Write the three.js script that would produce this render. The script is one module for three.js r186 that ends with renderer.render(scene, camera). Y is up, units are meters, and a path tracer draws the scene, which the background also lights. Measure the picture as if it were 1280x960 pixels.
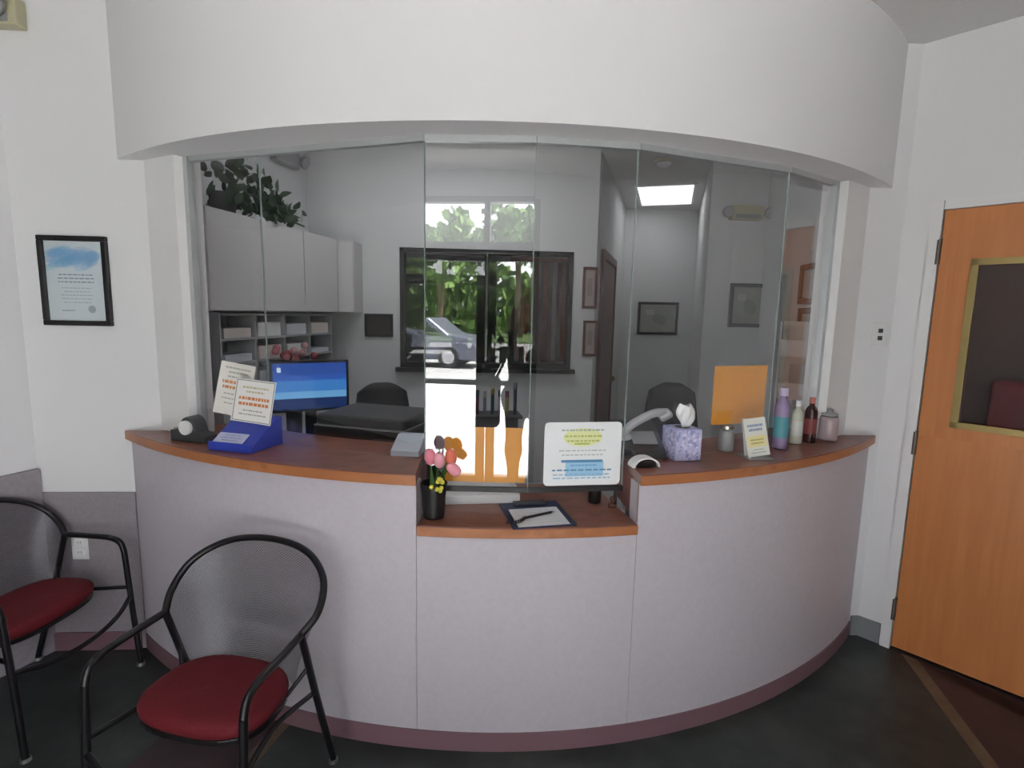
import * as THREE from 'three';
import { RoundedBoxGeometry } from 'three/addons/geometries/RoundedBoxGeometry.js';
import { MarchingCubes } from 'three/addons/objects/MarchingCubes.js';
import { RectAreaLightUniformsLib } from 'three/addons/lights/RectAreaLightUniformsLib.js';
import { mergeGeometries } from 'three/addons/utils/BufferGeometryUtils.js';

// ------------------------------------------------------------------ camera, sky, sun, exposure
const scene = new THREE.Scene();
const camera = new THREE.PerspectiveCamera(2 * Math.atan(480 / 664.6) * 180 / Math.PI, 1280 / 960, 0.05, 300);
camera.position.set(-0.1864, 1.6373, 2.48);
camera.rotation.set(-0.1336, -0.0638, 0.021, 'YXZ');
camera.updateMatrixWorld(true); camera.updateProjectionMatrix();

const renderer = new THREE.WebGLRenderer({ antialias: true });
renderer.toneMapping = THREE.LinearToneMapping;
renderer.toneMappingExposure = 2.8;
renderer.shadowMap.enabled = true;
RectAreaLightUniformsLib.init();

const sunDir = new THREE.Vector3(0.75, 1.25, -0.12).normalize();
scene.background = new THREE.Color().setRGB(2.5, 2.54, 2.66);   // bright hazy sky
const sun = new THREE.DirectionalLight(new THREE.Color(1, 0.985, 0.965), 15);
sun.position.copy(sunDir).multiplyScalar(40).add(new THREE.Vector3(0, 0, 8));
sun.target.position.set(0, 0, 8);
sun.castShadow = true;
Object.assign(sun.shadow.camera, { left: -30, right: 30, top: 30, bottom: -30, near: 1, far: 100 });
sun.shadow.mapSize.set(2048, 2048);
scene.add(sun, sun.target);

// ------------------------------------------------------------------ helpers
let seed = 7;
const rnd = () => { seed = (seed * 1664525 + 1013904223) >>> 0; return seed / 4294967296; };
const rr = (a, b) => a + (b - a) * rnd();
const V = (x, y, z) => new THREE.Vector3(x, y, z);
const ZC = -1.95;                                  // centre of the desk's arc: (0, ZC)
const pol = (r, a) => [r * Math.sin(a), ZC + r * Math.cos(a)];
const angX = (r, x) => Math.asin(x / r);
// a pixel's ray and where it meets a plane or the desk's cylinder
const rayOf = (px, py) => V(px / 640 - 1, 1 - py / 480, 0.5).unproject(camera).sub(camera.position).normalize();
const along = (d, t) => camera.position.clone().addScaledVector(d, t);
const onY = (px, py, y) => { const d = rayOf(px, py); return along(d, (y - camera.position.y) / d.y); };
const onZ = (px, py, z) => { const d = rayOf(px, py); return along(d, (z - camera.position.z) / d.z); };
const onR = (px, py, r) => {
  const d = rayOf(px, py), ox = camera.position.x, oz = camera.position.z - ZC;
  const a = d.x * d.x + d.z * d.z, b = ox * d.x + oz * d.z, c = ox * ox + oz * oz - r * r;
  return along(d, (-b - Math.sqrt(b * b - a * c)) / a);
};

const used = new Map();
const numbered = (n) => { const k = used.get(n) ?? 0; used.set(n, k + 1); return k ? n + '_' + String(k).padStart(3, '0') : n; };
function tag(o, label, category, group, kind) {
  o.userData = { label, category };
  if (group) o.userData.group = group;
  if (kind) o.userData.kind = kind;
  return o;
}
function thing(name, label, category, pos = [0, 0, 0], turn = 0, group) {
  const o = new THREE.Group(); o.name = numbered(name); scene.add(o);
  o.position.set(...pos); o.rotation.y = turn;
  return tag(o, label, category, group);
}
function struct(name, label, category, pos = [0, 0, 0], turn = 0) {
  const o = thing(name, label, category, pos, turn); o.userData.kind = 'structure'; return o;
}
function geo(list) {
  list = Array.isArray(list) ? list : [list];
  if (list.length === 1) return list[0];
  return mergeGeometries(list.map((g) => { const q = g.index ? g.toNonIndexed() : g; for (const k of Object.keys(q.attributes)) if (!['position', 'normal', 'uv'].includes(k)) q.deleteAttribute(k); return q; }));
}
function part(name, list, mat, parent, pos, rot) {
  const m = new THREE.Mesh(geo(list), mat);
  m.name = parent === scene ? numbered(name) : name; m.castShadow = m.receiveShadow = true;
  if (pos) m.position.set(...pos);
  if (rot) m.rotation.set(...rot);
  parent.add(m); return m;
}
function copy(o, label) { const c = o.clone(); c.name = numbered(o.name.replace(/_\d{3}$/, '')); c.userData = { ...o.userData }; if (label) c.userData.label = label; scene.add(c); return c; }
const T = (g, x = 0, y = 0, z = 0, rx = 0, ry = 0, rz = 0) => g.applyMatrix4(new THREE.Matrix4().compose(V(x, y, z), new THREE.Quaternion().setFromEuler(new THREE.Euler(rx, ry, rz)), V(1, 1, 1)));
const bx = (w, h, d, x = 0, y = 0, z = 0) => T(new THREE.BoxGeometry(w, h, d), x, y, z);
const rb = (w, h, d, r, x = 0, y = 0, z = 0, s = 3) => T(new RoundedBoxGeometry(w, h, d, s, r), x, y, z);
const cy = (r0, r1, h, x = 0, y = 0, z = 0, n = 20) => T(new THREE.CylinderGeometry(r0, r1, h, n), x, y, z);
const tube = (pts, r, seg = 24, rad = 10, closed = false) => new THREE.TubeGeometry(new THREE.CatmullRomCurve3(pts.map((p) => V(...p)), closed, 'centripetal'), seg, r, rad, closed);
const lathe = (pts, n = 24) => new THREE.LatheGeometry(pts.map((p) => new THREE.Vector2(...p)), n);
// a plan outline [[x, z], ...] raised from y0 to y1
function plan(pts, y0, y1, bevel = 0) {
  const s = new THREE.Shape(pts.map(([x, z]) => new THREE.Vector2(x, -z)));
  const g = new THREE.ExtrudeGeometry(s, { depth: y1 - y0 - 2 * bevel, bevelEnabled: bevel > 0, bevelSize: bevel, bevelThickness: bevel, bevelOffset: -bevel, bevelSegments: 3, curveSegments: 8 });
  return T(g, 0, y0 + bevel, 0, -Math.PI / 2);
}
// part of a ring about (0, ZC), angles from the +z axis
function ring(r0, r1, y0, y1, a0, a1, n = 48, bevel = 0) {
  const p = [];
  for (let i = 0; i <= n; i++) p.push(pol(r1, a0 + (a1 - a0) * i / n));
  for (let i = n; i >= 0; i--) p.push(pol(r0, a0 + (a1 - a0) * i / n));
  return plan(p, y0, y1, bevel);
}
// smooth curved front sheet of a ring, so that the shading has no facets
function ringSmooth(r0, r1, y0, y1, a0, a1, n = 64) {
  const P = [], N = [], U = [], I = [];
  const quad = (f) => { // f(i) -> [pos0, n0, pos1, n1]
    const b = P.length / 3;
    for (let i = 0; i <= n; i++) {
      const a = a0 + (a1 - a0) * i / n, [p0, q0, p1, q1] = f(a);
      P.push(...p0, ...p1); N.push(...q0, ...q1); U.push(a * r1, p0[1] + Math.hypot(p0[0], p0[2] - ZC), a * r1, p1[1] + Math.hypot(p1[0], p1[2] - ZC));
      if (i < n) I.push(b + 2 * i, b + 2 * i + 2, b + 2 * i + 1, b + 2 * i + 1, b + 2 * i + 2, b + 2 * i + 3);
    }
  };
  const at = (r, a, y) => { const [x, z] = pol(r, a); return [x, y, z]; };
  quad((a) => [at(r1, a, y0), [Math.sin(a), 0, Math.cos(a)], at(r1, a, y1), [Math.sin(a), 0, Math.cos(a)]]);
  quad((a) => [at(r0, a, y1), [-Math.sin(a), 0, -Math.cos(a)], at(r0, a, y0), [-Math.sin(a), 0, -Math.cos(a)]]);
  quad((a) => [at(r1, a, y1), [0, 1, 0], at(r0, a, y1), [0, 1, 0]]);
  quad((a) => [at(r0, a, y0), [0, -1, 0], at(r1, a, y0), [0, -1, 0]]);
  for (const [a, s] of [[a0, -1], [a1, 1]]) {
    const b = P.length / 3, nn = [s * Math.cos(a), 0, -s * Math.sin(a)];
    for (const [r, y] of [[r0, y0], [r1, y0], [r1, y1], [r0, y1]]) { P.push(...at(r, a, y)); N.push(...nn); U.push(r, y); }
    I.push(...(s > 0 ? [b, b + 2, b + 1, b, b + 3, b + 2] : [b, b + 1, b + 2, b, b + 2, b + 3]));
  }
  const g = new THREE.BufferGeometry();
  g.setAttribute('position', new THREE.Float32BufferAttribute(P, 3)); g.setAttribute('normal', new THREE.Float32BufferAttribute(N, 3)); g.setAttribute('uv', new THREE.Float32BufferAttribute(U, 2)); g.setIndex(I);
  return g;
}
// upright wall between two plan points, thickness to the right-hand side of a->b
function wallSeg([x0, z0], [x1, z1], th, y0, y1) {
  const dx = x1 - x0, dz = z1 - z0, l = Math.hypot(dx, dz), nx = -dz / l * th, nz = dx / l * th;
  return plan([[x0, z0], [x1, z1], [x1 + nx, z1 + nz], [x0 + nx, z0 + nz]], y0, y1);
}

// ------------------------------------------------------------------ textures and materials
function noiseTex(w, h, fn, srgb = true) {
  const d = new Uint8Array(w * h * 4);
  for (let y = 0; y < h; y++) for (let x = 0; x < w; x++) { const c = fn(x / w, y / h), i = (y * w + x) * 4; d[i] = c[0]; d[i + 1] = c[1]; d[i + 2] = c[2]; d[i + 3] = 255; }
  const t = new THREE.DataTexture(d, w, h); t.magFilter = THREE.LinearFilter; t.minFilter = THREE.LinearMipmapLinearFilter; t.generateMipmaps = true; t.wrapS = t.wrapT = THREE.RepeatWrapping;
  if (srgb) t.colorSpace = THREE.SRGBColorSpace;
  t.needsUpdate = true; return t;
}
const lat = []; for (let i = 0; i < 64 * 64; i++) lat.push(rnd());
const vn = (x, y, per) => { // tiling value noise
  const xi = Math.floor(x), yi = Math.floor(y), fx = x - xi, fy = y - yi, s = (t) => t * t * (3 - 2 * t), m = (a) => ((a % per) + per) % per;
  const L = (a, b) => lat[(m(a) * 31 + m(b) * 57 + m(a) * m(b) * 3) & 4095];
  return THREE.MathUtils.lerp(THREE.MathUtils.lerp(L(xi, yi), L(xi + 1, yi), s(fx)), THREE.MathUtils.lerp(L(xi, yi + 1), L(xi + 1, yi + 1), s(fx)), s(fy));
};
const fbm = (u, v, f, o = 4) => { let a = 0, w = 0.5, n = 0; for (let i = 0; i < o; i++) { a += w * vn(u * f, v * f, f); n += w; f *= 2; w *= 0.5; } return a / n; };
const bumpFine = noiseTex(256, 256, (u, v) => { const n = 255 * fbm(u, v, 32, 3); return [n, n, n]; }, false);
bumpFine.repeat.set(2, 2);
const std = (color, roughness = 0.6, o = {}) => new THREE.MeshStandardMaterial({ color, roughness, ...o });
const lin = (r, g, b) => new THREE.Color().setRGB(r, g, b);
const M = {};
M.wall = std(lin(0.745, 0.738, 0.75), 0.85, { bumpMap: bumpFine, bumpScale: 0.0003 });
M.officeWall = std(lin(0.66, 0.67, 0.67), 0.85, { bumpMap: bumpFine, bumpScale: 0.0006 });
M.ceiling = std(lin(0.66, 0.65, 0.64), 0.95, { bumpMap: bumpFine, bumpScale: 0.001 });
M.trim = std(lin(0.76, 0.75, 0.75), 0.5);
const lamTex = noiseTex(256, 256, (u, v) => { const n = fbm(u, v, 48, 3) - 0.5; return [194 + 8 * n, 187 + 8 * n, 194 + 8 * n]; });
lamTex.repeat.set(1.5, 1.5);
M.laminate = std(0xffffff, 0.42, { map: lamTex });
const wainTex = noiseTex(256, 256, (u, v) => { const n = fbm(u, v, 48, 3) - 0.5; return [150 + 16 * n, 143 + 15 * n, 148 + 16 * n]; });
wainTex.repeat.set(1.5, 1.5);
M.wainscot = std(0xffffff, 0.5, { map: wainTex });
const grain = (base, dark, fu, fv) => noiseTex(512, 512, (u, v) => {
  const w = fbm(u, v, 4, 2) * 0.6, n = fbm(u * 1 + w * 0.0, v, fv, 4), s = Math.pow(0.5 + 0.5 * Math.sin((v * fu + w * 3 + n) * 6.283), 2);
  const k = 0.25 * s + 0.55 * n; return base.map((b, i) => b + (dark[i] - b) * k);
});
const topTex = grain([150, 98, 80], [104, 66, 56], 10, 16); topTex.repeat.set(1.2, 1.2);
M.counterWood = std(0xffffff, 0.3, { map: topTex });
const edgeTex = grain([186, 122, 80], [150, 92, 58], 6, 24); edgeTex.repeat.set(1, 1);
M.edgeWood = std(0xffffff, 0.35, { map: edgeTex });
M.notchSide = std(lin(0.25, 0.10, 0.085), 0.4);
const doorTex = noiseTex(512, 512, (u, v) => { const n = fbm(u, v, 3, 3), g = fbm(u * 1, v * 0.06, 64, 3); const k = 0.5 * n + 0.5 * g; return [212 - 36 * k, 138 - 32 * k, 82 - 26 * k]; });
M.doorWood = std(0xffffff, 0.38, { map: doorTex });
M.brass = std(lin(0.34, 0.25, 0.10), 0.35, { metalness: 0.7 });
M.hinge = std(lin(0.12, 0.09, 0.075), 0.4, { metalness: 0.6 });
M.steel = std(lin(0.42, 0.40, 0.37), 0.35, { metalness: 0.9 });
M.maroon = std(lin(0.20, 0.11, 0.13), 0.5);
M.greyBase = std(lin(0.22, 0.235, 0.24), 0.6);
const floorTex = noiseTex(1024, 1024, (u, v) => { const a = fbm(u, v, 6, 5), b = fbm(u + 0.37, v + 0.11, 24, 4), k = (a - 0.5) * 46 + (b - 0.5) * 34; return [50 + k * 0.8, 56 + k * 0.8, 54 + k * 0.76]; });
floorTex.repeat.set(0.5, 0.5);
M.floor = std(0xffffff, 0.42, { map: floorTex, bumpMap: bumpFine, bumpScale: 0.0004 });
const mrTex = noiseTex(512, 512, (u, v) => { const k = (fbm(u, v, 8, 5) - 0.5) * 50; return [56 + k * 0.7, 40 + k * 0.6, 43 + k * 0.6]; });
mrTex.repeat.set(0.7, 0.7);
M.floorMaroon = std(0xffffff, 0.45, { map: mrTex });
const tanTex = noiseTex(256, 256, (u, v) => { const k = (fbm(u, v, 16, 4) - 0.5) * 40; return [100 + k, 84 + k, 68 + k]; });
M.floorTan = std(0xffffff, 0.45, { map: tanTex });
M.black = std(lin(0.012, 0.012, 0.013), 0.4);
M.blackSoft = std(lin(0.018, 0.018, 0.02), 0.85);
M.blackMetal = std(lin(0.014, 0.013, 0.015), 0.28, { metalness: 0.3 });
M.charcoal = std(lin(0.05, 0.052, 0.055), 0.5);
M.grey = std(lin(0.32, 0.325, 0.33), 0.5);
M.silver = std(lin(0.48, 0.48, 0.5), 0.35, { metalness: 0.3 });
M.white = std(lin(0.78, 0.78, 0.78), 0.5);
M.paper = std(lin(0.8, 0.8, 0.8), 0.75);
M.alu = std(lin(0.55, 0.57, 0.58), 0.38, { metalness: 0.6 });
const redTex = noiseTex(256, 256, (u, v) => { const k = 30 * (fbm(u, v, 64, 2) - 0.5); return [98 + k, 5 + k * 0.2, 20 + k * 0.3]; });
redTex.repeat.set(2, 2);
M.red = std(0xffffff, 0.8, { map: redTex, bumpMap: bumpFine, bumpScale: 0.0006 });
M.cabinet = std(lin(0.60, 0.585, 0.585), 0.5);
M.bronze = std(lin(0.018, 0.016, 0.015), 0.4, { metalness: 0.3 });
M.brown = std(lin(0.13, 0.048, 0.035), 0.45);
M.glass = new THREE.MeshPhysicalMaterial({ color: 0xffffff, roughness: 0, transmission: 1, thickness: 0, ior: 1.78 });   // both faces of a pane together send back about 8 %
M.glassPlain = new THREE.MeshPhysicalMaterial({ color: 0xffffff, roughness: 0, transmission: 1, thickness: 0, ior: 1.5 });
M.glassEdge = std(lin(0.30, 0.36, 0.35), 0.25);
M.orangePaper = std(lin(0.80, 0.36, 0.045), 0.35, { side: THREE.DoubleSide });

function canvasTex(w, h, draw) {
  const c = document.createElement('canvas'); c.width = w; c.height = h; const x = c.getContext('2d'); draw(x, w, h);
  const t = new THREE.CanvasTexture(c); t.colorSpace = THREE.SRGBColorSpace; return t;
}
// lines of print too small to read: bars of word length
function lines(x, x0, y0, x1, n, step, hgt, color, minW = 0.6) {
  x.fillStyle = color;
  for (let i = 0; i < n; i++) {
    const wd = (x1 - x0) * rr(minW, 1), st = x0 + ((x1 - x0) - wd) / 2; let p = st;
    while (p < st + wd) { const l = rr(0.04, 0.13) * (x1 - x0); x.fillRect(p, y0 + i * step, Math.min(l, st + wd - p), hgt); p += l + 0.025 * (x1 - x0); }
  }
}
const printMat = (t, rough = 0.6) => std(0xffffff, rough, { map: t });

// a sheet of paper: thin box with print on its +z face, curved about y by bend (radius), 0 = flat
function sheetGeo(w, h, bendZ = 0, seg = 10, thick = 0.0012) {
  const g = new THREE.BoxGeometry(w, h, thick, seg, seg, 1), p = g.attributes.position;
  for (let i = 0; i < p.count; i++) { const u = p.getX(i) / (w / 2); p.setZ(i, p.getZ(i) + bendZ * u * u); }
  g.computeVertexNormals(); return g;
}
const sheetMats = (front, side = M.paper) => [side, side, side, side, front, side];
function sheet(name, w, h, front, parent, pos, rot, bend = 0) {
  const m = new THREE.Mesh(sheetGeo(w, h, bend), sheetMats(front)); m.name = parent === scene ? numbered(name) : name; m.castShadow = m.receiveShadow = true;
  m.position.set(...pos); m.rotation.set(...rot); parent.add(m); return m;
}

// ------------------------------------------------------------------ the room
const ZE = 3.4, CEIL = 2.884, SOF = 2.251, RB = 2.613, RD = 2.632, AE = Math.acos(-ZC / RD);
const RG = 2.47;
const hallDir = [Math.sin(0.35), -Math.cos(0.35)];
const HL = [0.72, -1.7], HR = [1.6, -1.7];
const hp = (p, t) => [p[0] + hallDir[0] * t, p[1] + hallDir[1] * t];
const LW0 = [-2.19, 0], LW1 = [-2.357, 0.35];
const RWA = 0.89, RW0 = [1.815, 0], RWd = [Math.cos(RWA), Math.sin(RWA)], RW1 = [3.2, 1.385 * Math.tan(RWA)];

// floor: grey-green field, maroon panels and tan inlay strips let into it
const floor = struct('floor', 'dark grey-green mottled floor with tan strips and maroon panels', 'floor');
part('field', plan([[-8.3, -5.6], [5.2, -5.6], [5.2, ZE + 0.15], [-8.3, ZE + 0.15]], -0.1, 0), M.floor, floor);
const sA = onY(1125, 815, 0), sB = onY(1230, 960, 0), sd = sB.clone().sub(sA).normalize();
const q = (p, d, t, n, s) => [p.x + d.x * t - d.z * n * s, p.z + d.z * t + d.x * n * s];
part('inlay_strip', plan([q(sA, sd, -0.06, 0, 1), q(sA, sd, 3.1, 0, 1), q(sA, sd, 3.1, -0.055, 1), q(sA, sd, -0.06, -0.055, 1)], -0.004, 0.002), M.floorTan, floor);
{ const a = q(sA, sd, -0.06, -0.055, 1), b = q(sA, sd, 3.1, -0.055, 1);
  part('maroon_panel', plan([a, b, [3.2, ZE], RW1, [RW0[0] + RWd[0] * 0.16, RW0[1] + RWd[1] * 0.16]], -0.004, 0.0012), M.floorMaroon, floor); }
const tA = onY(365, 903, 0), tB = onY(318, 957, 0), td = tB.clone().sub(tA).normalize();
part('inlay_strip', plan([q(tA, td, -0.06, 0, 1), q(tA, td, 2.7, 0, 1), q(tA, td, 2.7, 0.055, 1), q(tA, td, -0.06, 0.055, 1)], -0.004, 0.002), M.floorTan, floor);
{ const a = q(tA, td, 0.0, 0.055, 1), b = q(tA, td, 2.7, 0.055, 1);
  part('maroon_panel', plan([a, b, [b[0] - 0.35, b[1]], [a[0] - 0.35, a[1] - 0.16]], -0.004, 0.0012), M.floorMaroon, floor); }

const ceil = struct('ceiling', 'flat grey-white ceiling over lobby and office', 'ceiling');
part('slab', plan([[-8.3, -5.6], [5.2, -5.6], [5.2, ZE + 0.15], [-8.3, ZE + 0.15]], CEIL, CEIL + 0.25), M.ceiling, ceil);

// wall the desk springs from: a piece on either side of the opening
const wf = struct('wall_front', 'off-white painted wall either side of the curved reception desk', 'wall');
part('wall_piece', plan([[-2.34, 0], [-1.63, 0], [-1.63, -0.14], [-2.34, -0.14]], 0, CEIL), M.wall, wf);
part('wall_piece', plan([[1.61, 0], [1.815, 0], [1.92, -0.085], [1.92, -0.14], [1.61, -0.14]], 0, CEIL), M.wall, wf);
// grey wainscot on the left piece
const ws = struct('trim_1', 'mauve-grey laminate wainscot on the wall left of the desk', 'wainscot');
part('wainscot_panel', bx(0.431, 0.775, 0.012, -1.9805, 0.3895, 0.0065), M.wainscot, ws);
const bl = struct('baseboard_left', 'dark baseboard under the grey wainscot beside the desk', 'baseboard');
part('board', bx(0.41, 0.09, 0.008, -1.985, 0.045, 0.017), M.maroon, bl);
const br = struct('baseboard_right', 'short grey baseboard between the desk and the wooden door', 'baseboard');
part('board', plan([[1.772, 0.0005], [1.815, 0.0005], [RW0[0] + RWd[0] * 0.1, RWd[1] * 0.1], [RW0[0] + RWd[0] * 0.1 - 0.01, RWd[1] * 0.1 + 0.008], [1.808, 0.0125], [1.772, 0.0125]].reverse(), 0, 0.105), M.greyBase, br);

// left side wall with a taller grey dado
const wl = struct('wall_left', 'off-white side wall with a taller grey dado', 'wall');
part('wall_piece', wallSeg(LW1, LW0, -0.14, 0, CEIL), M.wall, wl);
part('dado', wallSeg([LW1[0] + 0.01, LW1[1] - 0.02], [LW0[0] + 0.002, LW0[1] + 0.002], 0.02, 0, 0.889), M.wainscot, wl);

part('wall_piece', plan([[-8.14, 0.35], [-2.357, 0.35], [-2.42, 0.21], [-8.14, 0.21]], 0, CEIL), M.wall, wl);
part('wall_piece', plan([[-8.14, ZE], [-8, ZE], [-8, 0.35], [-8.14, 0.35]], 0, CEIL), M.wall, wl);

// right wall at 45 degrees with the door opening, and its return to the entrance wall
const wr = struct('wall_right', 'off-white angled wall around the wooden door', 'wall');
const rw = (t) => [RW0[0] + RWd[0] * t, RW0[1] + RWd[1] * t];
const D0 = 0.15, DW = 0.915, DH = 2.135;          // hinge edge along the wall, door width, height
part('wall_piece', wallSeg(rw(0), rw(D0 - 0.045), -0.14, 0, CEIL), M.wall, wr);
part('wall_piece', wallSeg(rw(D0 - 0.045), rw(D0 + DW + 0.045), -0.14, DH + 0.045, CEIL), M.wall, wr);
part('wall_piece', wallSeg(rw(D0 + DW + 0.045), RW1, -0.14, 0, CEIL), M.wall, wr);
part('wall_piece', wallSeg(RW1, [3.2, ZE], -0.14, 0, CEIL), M.wall, wr);

// curved bulkhead over the desk
const bk = struct('wall_bulkhead', 'curved white bulkhead hanging over the reception desk', 'bulkhead');
const ABk = Math.acos(-ZC / RB);
part('curved_wall', ringSmooth(2.40, RB, SOF, CEIL, -ABk, ABk, 96), M.wall, bk);

// office behind: back wall with window and hall opening, side walls
const wb = struct('wall_back', 'grey-white back wall of the office behind the glass', 'wall');
const W0 = -0.795, W1 = 0.54, WY0 = 1.2, WY1 = 2.11;
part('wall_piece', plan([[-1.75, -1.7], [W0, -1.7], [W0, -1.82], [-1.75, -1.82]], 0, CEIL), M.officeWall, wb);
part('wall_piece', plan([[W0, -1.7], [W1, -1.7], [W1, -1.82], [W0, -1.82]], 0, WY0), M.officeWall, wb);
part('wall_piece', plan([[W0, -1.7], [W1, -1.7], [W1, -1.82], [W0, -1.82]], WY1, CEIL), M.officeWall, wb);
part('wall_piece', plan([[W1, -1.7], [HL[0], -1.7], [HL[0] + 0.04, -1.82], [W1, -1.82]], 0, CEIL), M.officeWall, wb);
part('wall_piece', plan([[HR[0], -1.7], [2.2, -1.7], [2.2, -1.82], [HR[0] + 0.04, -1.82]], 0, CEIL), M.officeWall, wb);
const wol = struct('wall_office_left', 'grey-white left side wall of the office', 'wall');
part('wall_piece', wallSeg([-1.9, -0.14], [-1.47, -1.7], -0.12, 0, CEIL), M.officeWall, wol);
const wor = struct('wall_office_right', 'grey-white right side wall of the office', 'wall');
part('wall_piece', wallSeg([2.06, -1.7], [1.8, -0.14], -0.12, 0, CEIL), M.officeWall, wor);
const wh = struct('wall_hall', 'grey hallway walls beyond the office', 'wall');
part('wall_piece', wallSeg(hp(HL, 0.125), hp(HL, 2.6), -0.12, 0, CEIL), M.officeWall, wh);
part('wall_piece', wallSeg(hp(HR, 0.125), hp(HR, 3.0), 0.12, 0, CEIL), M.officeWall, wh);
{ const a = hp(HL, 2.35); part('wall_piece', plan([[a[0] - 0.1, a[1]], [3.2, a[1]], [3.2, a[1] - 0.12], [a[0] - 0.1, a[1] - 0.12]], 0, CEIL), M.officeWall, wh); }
// dark room beyond the back window
const dr = struct('wall_store', 'plain walls of the unlit room behind the office window', 'wall');
for (const g of [bx(0.06, CEIL, 3.5, -1.6, CEIL / 2, -3.6), bx(2.4, CEIL, 0.06, -0.43, CEIL / 2, -5.35), bx(0.06, CEIL, 3.46, 0.66, CEIL / 2, -3.58), bx(0.1, CEIL, 0.04, -1.6, CEIL / 2, -1.845)]) part('wall_piece', g, M.officeWall, dr);
// room beyond the wooden door
const rdm = struct('wall_exam', 'brown walls of the room behind the wooden door', 'wall');
{ const n = [RWd[1], -RWd[0]], c = (t, d) => { const p = rw(t); return [p[0] + n[0] * d, p[1] + n[1] * d]; };
  M.brownWall = std(lin(0.32, 0.19, 0.15), 0.9);
  part('wall_piece', [wallSeg(c(-0.3, 1.9), c(1.6, 1.9), -0.08, 0, CEIL), wallSeg(c(1.55, 0.145), c(1.55, 1.9), -0.08, 0, CEIL), wallSeg(c(-0.25, 1.9), c(-0.25, 0.145), -0.08, 0, CEIL)], M.brownWall, rdm); }

// entrance wall behind the camera: glazing, double doors, transoms
const we = struct('wall_entrance', 'entrance wall with storefront glazing opposite the desk', 'wall');
const GX0 = -1.70, GX1 = 0.83, GY = 2.66;
part('wall_piece', plan([[-8.3, ZE], [GX0, ZE], [GX0, ZE + 0.15], [-8.3, ZE + 0.15]], 0, CEIL), M.wall, we);
part('wall_piece', plan([[GX1, ZE], [5.2, ZE], [5.2, ZE + 0.15], [GX1, ZE + 0.15]], 0, CEIL), M.wall, we);
part('wall_piece', plan([[GX0, ZE], [GX1, ZE], [GX1, ZE + 0.15], [GX0, ZE + 0.15]], GY, CEIL), M.wall, we);
const ent = struct('window_1', 'dark bronze storefront of glass doors, sidelight and transoms', 'window');
const mull = [-1.67, 0.45, 0.80];
part('frame', [...mull.map((x) => bx(0.06, GY, 0.1, x, GY / 2, ZE + 0.07)), bx(GX1 - GX0, 0.09, 0.1, (GX0 + GX1) / 2, 2.215, ZE + 0.07), bx(GX1 - GX0, 0.05, 0.1, (GX0 + GX1) / 2, GY - 0.025, ZE + 0.07)], M.bronze, ent);
for (const [a, b] of [[0.48, 0.77], [-1.64, -0.605], [-0.545, 0.42]]) part('transom_pane', bx(b - a, 0.35, 0.006, (a + b) / 2, 2.435, ZE + 0.07), M.glassPlain, ent);
part('sidelight_pane', bx(0.29, 2.15, 0.006, 0.625, 1.09, ZE + 0.07), M.glassPlain, ent);
part('transom_bar', bx(0.05, 0.37, 0.1, -0.575, 2.44, ZE + 0.07), M.bronze, ent);
for (const [a, b] of [[-1.635, -0.58], [-0.57, 0.415]]) {
  const d = part('door_leaf', [bx(0.085, 2.15, 0.045, a + 0.0425, 1.085, ZE + 0.07), bx(0.085, 2.15, 0.045, b - 0.0425, 1.085, ZE + 0.07), bx(b - a, 0.07, 0.045, (a + b) / 2, 2.13, ZE + 0.07), bx(b - a, 0.06, 0.045, (a + b) / 2, 0.04, ZE + 0.07)], M.bronze, ent);
  part('door_pane', bx(b - a - 0.17, 2.03, 0.006, (a + b) / 2, 1.08, ZE + 0.07), M.glassPlain, d);
  part('push_bar', bx(b - a - 0.1, 0.045, 0.05, (a + b) / 2, 0.985, ZE + 0.02), M.bronze, d);
}

// ------------------------------------------------------------------ reception desk
const desk = thing('reception_desk', 'curved mauve-grey reception desk with wooden top and lowered ledge', 'reception desk');
const NX = 0.40, NA = angX(RD, NX), LED = 0.885;
const gap = 0.0006;
part('front_panel', ringSmooth(2.56, RD, 0.07, 1.03, -AE, -NA - gap, 48), M.laminate, desk);
part('front_panel', ringSmooth(2.56, RD, 0.07, LED - 0.042, -NA, NA, 24), M.laminate, desk);
part('front_panel', ringSmooth(2.56, RD, 0.07, 1.03, NA + gap, AE, 48), M.laminate, desk);
part('base_strip', ringSmooth(2.57, RD + 0.006, 0, 0.075, -AE, AE, 96), M.maroon, desk);
const RT = 2.652, RI = 2.22;
function topPlan(s) {
  const p = [], a0 = angX(RT, NX), a1 = Math.acos(-ZC / RT) - 0.004;
  for (let i = 0; i <= 40; i++) p.push(pol(RT, s * (a0 + (a1 - a0) * i / 40)));
  p.push([s * 1.605, 0.004], [s * 1.605, -0.14]);
  const b1 = Math.acos((-ZC - 0.16) / RI), b0 = angX(RI, NX);
  for (let i = 0; i <= 30; i++) p.push(pol(RI, s * (b1 + (b0 - b1) * i / 30)));
  if (s < 0) p.reverse();
  return p;
}
for (const s of [-1, 1]) {
  const t = part('counter_top', plan(topPlan(s), 1.032, 1.07, 0.004), M.counterWood, desk);
  const a0 = angX(RT, NX), a1 = Math.acos(-ZC / RT) - 0.006;
  part('edge_band', ringSmooth(RT - 0.006, RT + 0.0025, 1.031, 1.066, s < 0 ? -a1 : a0, s < 0 ? -a0 : a1, 40), M.edgeWood, t);
  part('notch_side', bx(0.016, 1.03 - LED, 0.38, s * (NX + 0.008), (1.03 + LED) / 2, 0.458), M.notchSide, desk);
}
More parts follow.
